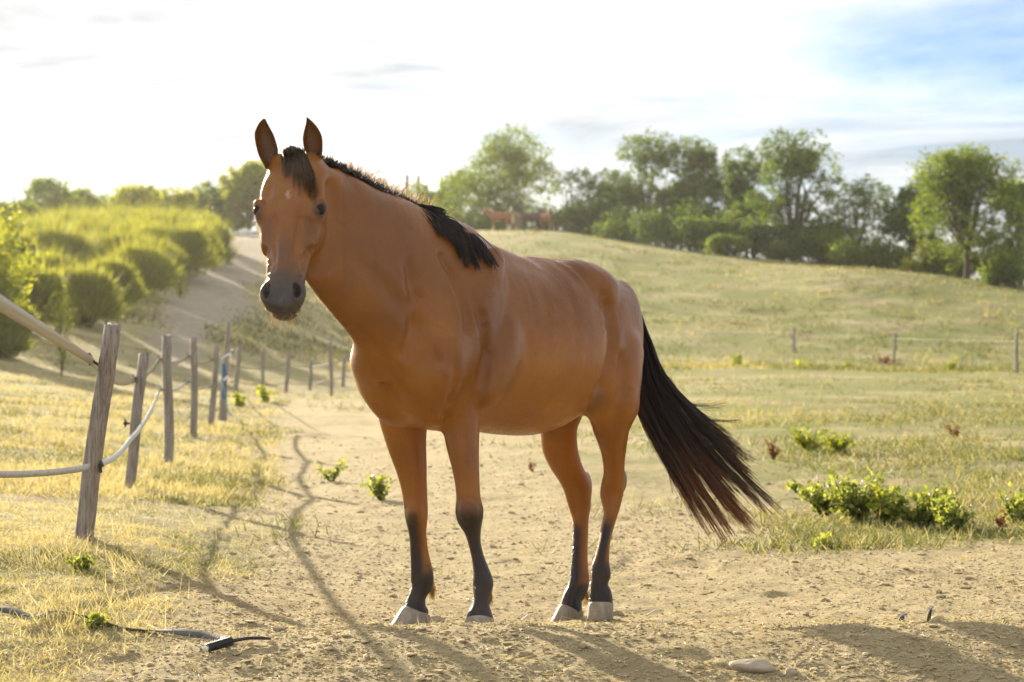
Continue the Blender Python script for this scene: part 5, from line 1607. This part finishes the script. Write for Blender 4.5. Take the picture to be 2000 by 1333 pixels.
# clods and crumbs of soil
m = NT('soil_clods')
kn_ = m.noise(14, 5, .65, m.coord())
bs = m.principled(Base_Color=m.ramp(kn_, [(.3, (.25, .19, .10)), (.55, (.40, .32, .18)), (.8, (.54, .45, .28))]), Roughness=.95)
m.link(m.bump(m.noise(60, 4, .7, m.coord()), .6, .01), bs.inputs['Normal'])
CLOD = m.mat
rng = np.random.default_rng(82)
n = 70000
x, y = scatter(n, -250, 2350, 6.2, 26, rng, .9)
k = rng.random(n) < np.maximum(dirtness(x, y), .10) * (.30 + .70 * smooth01(fbm(x * 1.2, y * 1.0, 3, 67), .33, .62)); x, y = x[k], y[k]; n = len(x)
ico = bmesh.new(); bmesh.ops.create_icosphere(ico, subdivisions=1, radius=1.0)
iv = np.array([tuple(q_.co) for q_ in ico.verts]); ifc = np.array([[q_.index for q_ in fc.verts] for fc in ico.faces]); ico.free()
r = rng.uniform(.0016, .0070, n) * (1 + 1.5 * (rng.random(n) > .96)) * (1 + np.maximum(y - 9, 0) * .02)
sc = r[:, None] * rng.uniform(.6, 1.4, (n, 3)) * np.array((1.2, 1.2, .55))
vv = iv[None] * (1 + rng.normal(size=(n, len(iv), 1)) * .22)
vv = vv * sc[:, None] + np.stack((x, y, surf_z(x, y) + r * .2), 1)[:, None]
ff = (ifc[None] + np.arange(n)[:, None, None] * len(iv)).reshape(-1, 3)
tag(link_mesh('soil_clods', np_mesh('soil_clods', vv.reshape(-1, 3) - o_, ff, False), CLOD, None, tuple(o_)), 'crumbly clods scattered over the trampled soil', 'soil', kind='stuff')

# stones
m = NT('field_stone')
bs = m.principled(Base_Color=m.ramp(m.noise(6, 5, .65), [(.3, (.26, .20, .13)), (.6, (.40, .33, .23)), (.85, (.52, .46, .36))]), Roughness=.85)
m.link(m.bump(m.noise(30, 5, .7), .5, .02), bs.inputs['Normal'])
STONE = m.mat
def stone(px_, py_, d, w, h, label, seed):
    rng = np.random.default_rng(seed)
    b_ = bmesh.new(); bmesh.ops.create_icosphere(b_, subdivisions=3, radius=1.0)
    ph = rng.uniform(0, 6.28, 6)
    for q_ in b_.verts:
        c = q_.co; k_ = 1 + .14 * math.sin(3 * c.x + ph[0]) * math.sin(2.5 * c.y + ph[1]) + .10 * math.sin(5 * c.z + ph[2] + 2 * c.x)
        q_.co = Vector((c.x * k_ * w / 2, c.y * k_ * w * .35, max(c.z, -.5) * k_ * h))
    me_ = bpy.data.meshes.new('stone'); b_.to_mesh(me_); b_.free()
    for p_ in me_.polygons: p_.use_smooth = True
    p = P(px_, py_, d)
    o = link_mesh('stone', me_, STONE, None, (p[0], d, float(surf_z(np.array([p[0]]), np.array([d]))[0]) + h * .25)); o.rotation_euler.z = rng.uniform(-.4, .4)
    tag(o, label, 'stone', 'loose stones on the soil')
stone(1468, 1318, 6.78, .150, .030, 'long flat tan stone at the bottom right of centre', 1)
stone(1545, 1325, 6.72, .050, .018, 'small stone lying right of the long flat stone', 2)
stone(848, 1196, 8.35, .085, .028, 'stone just behind the right front hoof', 3)
stone(1207, 1190, 9.0, .050, .020, 'small stone next to the raised hind hoof', 4)

# broad-leaved weeds
WEED = leaf_material('weed_leaves', (.12, .155, .042), (.235, .27, .072), (.40, .41, .13), .58, .5, .4, (1.4, 1.35, .6))
DOCK = leaf_material('dock_seed_heads', (.12, .055, .030), (.22, .10, .055), (.30, .17, .09), .25, .7, .2)
def weed(px_, d, w_px, h_px, label, seed, n=120, leaf=.06, mat=None, group='leafy weeds in the field', cat='weed', name='weed'):
    rng = np.random.default_rng(seed)
    x0 = (px_ - 1000) / FPX * d; z0 = float(surf_z(np.array([x0]), np.array([float(d)]))[0])
    Wd, H = w_px / FPX * d / 2, h_px / FPX * d
    root = empty(name, (x0, d, z0)); tag(root, label, cat, group)
    ns = max(4, n // 14); parts = []; cent = []
    for k_ in range(ns):
        tip = np.array((rng.uniform(-1, 1) * Wd, rng.uniform(-1, 1) * Wd * .8, H * rng.uniform(.45, 1)))
        parts.append(tube([np.array((tip[0] * .08, tip[1] * .08, -.01)), tip * np.array((.6, .6, .55)), tip], [.006, .0035, .0015], 4))
        tt = rng.uniform(.3, 1.05, n // ns)[:, None]
        cent.append(tip * tt * np.array((1, 1, 1)) + rng.normal(size=(len(tt), 3)) * leaf * .45)
    v, f = join(parts); link_mesh('stem', np_mesh('weed_stem', v, f), WEED if mat is None else mat, root)
    cent = np.concatenate(cent); cent[:, 2] = np.maximum(cent[:, 2], .012)
    v, f, t = leaf_cloud(cent, leaf, np.clip(rng.normal(.5, .24, len(cent)), 0, 1), .7, .15, rng)
    me_ = np_mesh('weed_leaves', v, f, False); tint_attr(me_, t); link_mesh('foliage', me_, mat or WEED, root)
weed(648, 17.2, 62, 42, 'small bright weed on the path left of the front legs', 601, 150, .036)
weed(745, 15.2, 64, 50, 'darker green weed beside the right front leg', 602, 220, .04)
weed(1610, 13.4, 95, 70, 'dark leafy weed at the left end of the big green patch', 603, 420, .042)
weed(1672, 13.0, 110, 95, 'tall leafy weed in the middle of the big green patch', 604, 560, .045)
weed(1735, 12.8, 80, 75, 'pale weed between the two tall ones of the big green patch', 605, 420, .034, LEAF_LIME)
weed(1795, 12.6, 130, 85, 'wide leafy weed at the right of the big green patch', 606, 620, .045)
weed(1860, 12.2, 90, 70, 'drooping weed at the right end of the big green patch', 607, 360, .036)
weed(1580, 19.5, 90, 48, 'pale bushy weed behind the green patch, left one', 608, 420, .036, LEAF_LIME)
weed(1640, 19.0, 70, 42, 'pale bushy weed behind the green patch, right one', 609, 340, .036, LEAF_LIME)
weed(1555, 15.2, 46, 30, 'little green weed right of the tail tip', 610, 60, .05)
weed(1605, 11.6, 50, 20, 'tiny flat weed in front of the big green patch', 611, 60, .045)
weed(1985, 12.6, 70, 60, 'green weed at the right edge of the picture', 612, 300, .038)
weed(1438, 60, 30, 34, 'lime tuft standing upright left of the thin field posts', 613, 120, .12, LEAF_LIME)
weed(1568, 66, 26, 14, 'small lime tuft at the foot of the leftmost field post', 614, 60, .12, LEAF_LIME)
weed(1662, 64, 24, 18, 'small lime tuft between the left and middle field posts', 615, 60, .12, LEAF_LIME)
weed(1855, 58, 24, 28, 'lime tuft between the middle and right field posts', 616, 80, .12, LEAF_LIME)
weed(165, 8.9, 60, 30, 'low weed growing at the foot of the leaning post', 617, 90, .03)
weed(515, 36, 26, 34, 'yellow-green tuft on the verge below the far row', 618, 70, .1, LEAF_LIME)
weed(470, 34, 22, 26, 'yellow-green tuft at the foot of the post beside the stake', 619, 60, .1, LEAF_LIME)
weed(185, 7.4, 40, 30, 'small weed on the verge above the dropped strap', 620, 60, .03)
weed(1510, 18.4, 26, 38, 'rust-brown dock plant right of the tail', 621, 120, .03, DOCK, 'dried docks', 'dock', 'dried_dock')
weed(1865, 22, 40, 30, 'rust-brown dock plant far out near the right edge', 622, 120, .035, DOCK, 'dried docks', 'dock', 'dried_dock')
weed(1735, 74, 50, 10, 'reddish dry plants at the foot of the middle field post', 623, 120, .12, DOCK, 'dried docks', 'dock', 'dried_dock')
weed(1040, 17.5, 14, 22, 'reddish dry stalk seen between belly and hind legs', 624, 40, .025, DOCK, 'dried docks', 'dock', 'dried_dock')
weed(1955, 12.2, 30, 40, 'reddish dry stalks in the grass at the right edge', 625, 60, .025, DOCK, 'dried docks', 'dock', 'dried_dock')
# lilac flower sprigs on the lip
m = NT('lilac_petals'); m.principled(Base_Color=m.ramp(m.noise(60, 2), [(.3, (.40, .36, .48)), (.7, (.56, .52, .62))]), Roughness=.7); LILAC = m.mat
def sprig(px_, d, h, label, seed):
    rng = np.random.default_rng(seed); x0 = (px_ - 1000) / FPX * d; z0 = float(surf_z(np.array([x0]), np.array([d]))[0])
    root = empty('flower_sprig', (x0, d, z0)); tag(root, label, 'flower', 'lilac flowers on the lip of soil')
    parts = []; heads = []
    for k_ in range(3):
        tip = np.array((rng.normal() * .012, rng.normal() * .015, h * rng.uniform(.6, 1))); parts.append(tube([np.array((0, 0, -.01)), np.array((0, 0, .006)), tip * .5 + rng.normal(size=3) * .006, tip], [.004, .004, .003, .0015], 4)); heads.append(tip)
    v, f = join(parts); tag(link_mesh('stem', np_mesh('sprig_stem', v, f), WEED, root), kind='stuff')
    cent = np.concatenate([h_ + rng.normal(size=(16, 3)) * .008 for h_ in heads]); v, f, t = leaf_cloud(cent, .008, np.full(len(cent), .5), .7, .3, rng)
    me_ = np_mesh('sprig_petals', v, f, False); tint_attr(me_, t); tag(link_mesh('petals', me_, LILAC, root), kind='stuff')
sprig(1765, 7.75, .035, 'low lilac flower sprig, left of the two on the lip', 31)
sprig(1812, 7.72, .06, 'taller lilac flower sprig, right of the two on the lip', 32)
# pale broken stalks
def stalk(px0, py0, px1, py1, d, label):
    p0, p1 = P(px0, py0, d), P(px1, py1, d + .05); o_ = p0.copy(); zg = float(surf_z(np.array([p0[0]]), np.array([p0[1]]))[0])
    p0[2] = zg + .006; p1[2] = max(zg + .012, min(p1[2], zg + .05))
    v, f = tube([p0 - o_, (p0 + p1) / 2 - o_ + np.array((0, 0, .006)), p1 - o_], [.004, .0045, .003], 6)
    tag(link_mesh('stalk', np_mesh('stalk', v, f), STRAW_W, None, tuple(o_)), label, 'stalk')
m = NT('bleached_stalk'); m.principled(Base_Color=m.ramp(m.noise(40, 3), [(.3, (.55, .50, .40)), (.7, (.72, .68, .58))]), Roughness=.6); STRAW_W = m.mat
stalk(1263, 1206, 1292, 1190, 8.9, 'bleached stalk on the soil right of the hind hooves')
stalk(1018, 1193, 1042, 1199, 8.7, 'bleached stalk on the soil between front and hind hooves')

# the dropped gate strap with its black handle
m = NT('dusty_webbing')
sn_ = m.noise(220, 2, .5, m.coord()); s2 = m.noise(12, 4, .6, m.coord())
bs = m.principled(Base_Color=m.ramp(s2, [(.3, (.05, .047, .043)), (.7, (.15, .14, .125))]), Roughness=.8)
m.link(m.bump(sn_, .5, .002), bs.inputs['Normal'])
WEB = m.mat
def gpt(px_, d, up):
    x_ = (px_ - 1000) / FPX * d; return np.array((x_, d, float(surf_z(np.array([x_]), np.array([d]))[0]) + up))
strap = [gpt(-60, 7.78, .012), gpt(20, 7.70, .016), gpt(60, 7.62, .002), gpt(110, 7.62, .026), gpt(170, 7.50, .018), gpt(240, 7.38, .002), gpt(300, 7.33, .010), gpt(370, 7.30, .010), gpt(425, 7.22, .006), gpt(440, 7.14, .012)]
ribbon('dropped_strap', list(dens(strap, 3)), .032, 'grey webbing strap lying in the grass at bottom left', WEB, 'strap', twist=.9, seg=4, thick=.0025, flat=True)
hd = empty('gate_handle', tuple(gpt(425, 7.02, .02))); tag(hd, 'black ribbed gate handle lying at the end of the strap', 'handle')
hl = np.array(hd.location); p0, p1 = gpt(400, 6.98, .018) - hl, gpt(452, 7.08, .022) - hl
dv = p1 - p0
rib = [p0 + dv * t for t in np.linspace(.08, 1, 25)]
v, f = tube(rib, [.017 if i % 2 else .0125 for i in range(25)], 10); link_mesh('grip', np_mesh('handle_grip', v, f), PLASTIC, hd)
v, f = tube([p0 - dv * .14, p0 + dv * .1], [.007, .009], 8); link_mesh('hook', np_mesh('handle_hook', v, f), STRAW_W, hd)
v, f = tube([p1, p1 + np.array((.05, .04, .004)), p1 + np.array((.10, .03, .006)), p1 + np.array((.13, .05, .0))], [.008, .006, .007, .004], 6); link_mesh('cord', np_mesh('handle_cord', v, f), PLASTIC, hd)
# ------------------------------------------------------------------ far horses and the shelter on the hilltop
FS = Sculpt(np.arange(-1.2, 1.35, .035), np.arange(-.42, .42, .035), np.arange(-.05, 2.1, .035))
def fsw(rows, k): FS.sweep(rows, k=k, sub=3)
X, Zv = np.array((1.0, 0, 0)), (0, 0, 1.0)
fsw([(.42, 0, 1.12, *Zv, .18, .24, .28), (.1, 0, 1.14, *Zv, .26, .30, .36), (-.3, 0, 1.12, *Zv, .30, .30, .36), (-.7, 0, 1.16, *Zv, .26, .28, .30), (-.92, 0, 1.14, *Zv, .18, .24, .24)], .04)
fsw([(.30, 0, 1.22, -.5, 0, .86, .15, .26, .26), (.62, 0, 1.42, -.5, 0, .86, .10, .19, .19), (.86, 0, 1.62, -.5, 0, .86, .08, .14, .14)], .08)
fsw([(.84, 0, 1.68, .7, 0, .7, .08, .09, .10), (1.0, 0, 1.52, .7, 0, .7, .075, .07, .11), (1.18, 0, 1.32, .7, 0, .7, .055, .055, .06), (1.23, 0, 1.26, .7, 0, .7, .045, .04, .04)], .04)
for s in (1, -1):
    FS.blob((.84, s * .06, 1.82), (.025, .02, .08), k=.03)
    fsw([(.30, s * .13, .95, 0, 1, 0, .10, .08, .08), (.32, s * .13, .60, 0, 1, 0, .06, .055, .055), (.32, s * .13, .40, 0, 1, 0, .045, .045, .045), (.33, s * .13, .12, 0, 1, 0, .042, .042, .042), (.36, s * .13, .0, 0, 1, 0, .06, .06, .06)], .05)
    fsw([(-.78, s * .14, 1.0, 0, 1, 0, .17, .10, .10), (-.72, s * .14, .72, 0, 1, 0, .10, .07, .07), (-.88, s * .14, .50, 0, 1, 0, .06, .055, .055), (-.84, s * .14, .14, 0, 1, 0, .042, .042, .042), (-.80, s * .14, .0, 0, 1, 0, .06, .06, .06)], .06)
fv, ff_ = FS.mesh(2); del FS
far_me = np_mesh('far_horse_body', fv, ff_)
col_attr(far_me, 'coat', np.stack((smooth01(fv[:, 2], .50, .30), smooth01(fv[:, 0], 1.02, 1.16), np.zeros(len(fv))), 1))
def far_coat(name, c, sock, nose):
    m = NT(name); ch_ = m.sep(m.attr('coat')); nn_ = m.noise(3, 4)
    b_ = m.mix(m.ramp(nn_, [(.3, 0.0), (.7, .5)]), c, tuple(q_ * .6 for q_ in c)); b_ = m.mix(ch_[0], b_, sock); b_ = m.mix(ch_[1], b_, nose)
    m.principled(Base_Color=b_, Roughness=.6); return m.mat
tl = tube([np.array((-1.0, 0, 1.28)), np.array((-1.12, 0, 1.1)), np.array((-1.14, 0, .8)), np.array((-1.10, 0, .5))], [.05, .075, .08, .02], 7)
mn = tube([np.array((.80, 0, 1.80)), np.array((.62, .02, 1.64)), np.array((.40, .03, 1.50)), np.array((.22, .02, 1.42))], [.03, .055, .055, .03], 6)
def far_horse(px_, d, yaw, label, coat, hair, scale=1.0, hd=0.0):
    x0 = (px_ - 1000) / FPX * d
    root = empty('grazing_horse', (x0, d, float(surf_z(np.array([x0]), np.array([d]))[0]) - .02)); root.rotation_euler.z = yaw; root.scale = (scale,) * 3
    tag(root, label, 'horse', 'horses standing on the hilltop')
    b = link_mesh('body', far_me.copy(), None, root); b.data.materials.clear(); b.data.materials.append(coat)
    link_mesh('tail', np_mesh('far_tail', *tl), hair, root); link_mesh('mane', np_mesh('far_mane', *mn), hair, root)
def hm(name, c):
    m = NT(name); m.principled(Base_Color=m.ramp(m.noise(8, 3), [(.3, c), (.7, tuple(q_ * 1.5 for q_ in c))]), Roughness=.6); return m.mat
H_BLOND, H_BLACK = hm('blond_mane', (.42, .33, .2)), hm('black_mane', (.02, .016, .014))
far_horse(972, 141, math.pi * .93, 'chestnut far horse with pale legs, leftmost on the hilltop', far_coat('chestnut_coat', (.27, .10, .045), (.62, .56, .46), (.5, .36, .26)), H_BLOND, .95)
far_horse(1005, 142, math.pi * 1.42, 'dun far horse seen end-on beside the chestnut one', far_coat('dun_coat', (.34, .26, .17), (.30, .22, .15), (.2, .15, .1)), H_BLOND, .95)
far_horse(1032, 143.5, math.pi * .85, 'dark brown far horse standing under the shelter', far_coat('dark_brown_coat', (.09, .05, .035), (.04, .03, .03), (.05, .04, .04)), H_BLACK, 1.0)
far_horse(1066, 142.5, math.pi * .70, 'red-brown far horse right of the shelter', far_coat('red_brown_coat', (.30, .11, .04), (.08, .04, .03), (.1, .06, .04)), H_BLACK, .95)
far_horse(1080, 140.5, math.pi * 1.40, 'cream far horse, rightmost on the hilltop', far_coat('cream_coat', (.36, .26, .17), (.66, .55, .36), (.55, .42, .28)), H_BLOND, .95)
# field shelter
sx0, sd_ = (1024 - 1000) / FPX * 147, 147.0
sz0 = float(surf_z(np.array([sx0]), np.array([sd_]))[0])
sh = empty('field_shelter', (sx0, sd_, sz0)); tag(sh, 'small open shelter with sloping grey roof behind the far horses', 'shelter')
for xx in (-1.25, 1.25):
    for yy in (-1.0, 1.2):
        v, f = tube([np.array((xx, yy, -.2)), np.array((xx, yy, 2.02 - .12 * xx))], [.08, .07], 7); link_mesh('post', np_mesh('shelter_post', v, f), WOOD, sh)
m = NT('roof_sheet'); bs = m.principled(Base_Color=m.ramp(m.noise(2, 5), [(.3, (.22, .21, .20)), (.7, (.36, .35, .33))]), Roughness=.7); ROOF = m.mat
nw = 33; rx = np.linspace(-1.75, 1.75, nw); Vr = []
for s in (0, .04):
    for yy in (-1.5, 1.6):
        for i, xx in enumerate(rx): Vr.append((xx, yy, 2.12 - .12 * xx + s + .025 * math.sin(i * 1.57) + (yy * .06)))
Fr = []
at_ = lambda s, r_, i: s * 2 * nw + r_ * nw + i
for i in range(nw - 1):
    Fr += [(at_(1, 0, i), at_(1, 0, i + 1), at_(1, 1, i + 1), at_(1, 1, i)), (at_(0, 0, i + 1), at_(0, 0, i), at_(0, 1, i), at_(0, 1, i + 1)),
           (at_(0, 0, i), at_(0, 0, i + 1), at_(1, 0, i + 1), at_(1, 0, i)), (at_(0, 1, i + 1), at_(0, 1, i), at_(1, 1, i), at_(1, 1, i + 1))]
link_mesh('roof', np_mesh('shelter_roof', np.array(Vr), np.array(Fr), False), ROOF, sh)
# ------------------------------------------------------------------ warm evening air
hzb = bmesh.new(); bmesh.ops.create_cube(hzb, size=1.0)
hme = bpy.data.meshes.new('haze'); hzb.to_mesh(hme); hzb.free()
zmin, zmax = float(gz.min()) - 1.0, 26.0
hm_ = bpy.data.materials.new('haze_air'); hm_.use_nodes = True
ht = hm_.node_tree; ht.nodes.clear()
ho = ht.nodes.new('ShaderNodeOutputMaterial'); hv = ht.nodes.new('ShaderNodeVolumePrincipled')
hv.inputs['Color'].default_value = (1.0, .97, .90, 1)
hv.inputs['Density'].default_value = .00020
hv.inputs['Anisotropy'].default_value = .68
ht.links.new(hv.outputs[0], ho.inputs['Volume'])
hz_ob = link_mesh('haze', hme, hm_, None, (0, 592, (zmin + zmax) / 2)); hz_ob.scale = (1300, 1240, zmax - zmin)
tag(hz_ob, 'thin warm haze in the evening air', kind='stuff')
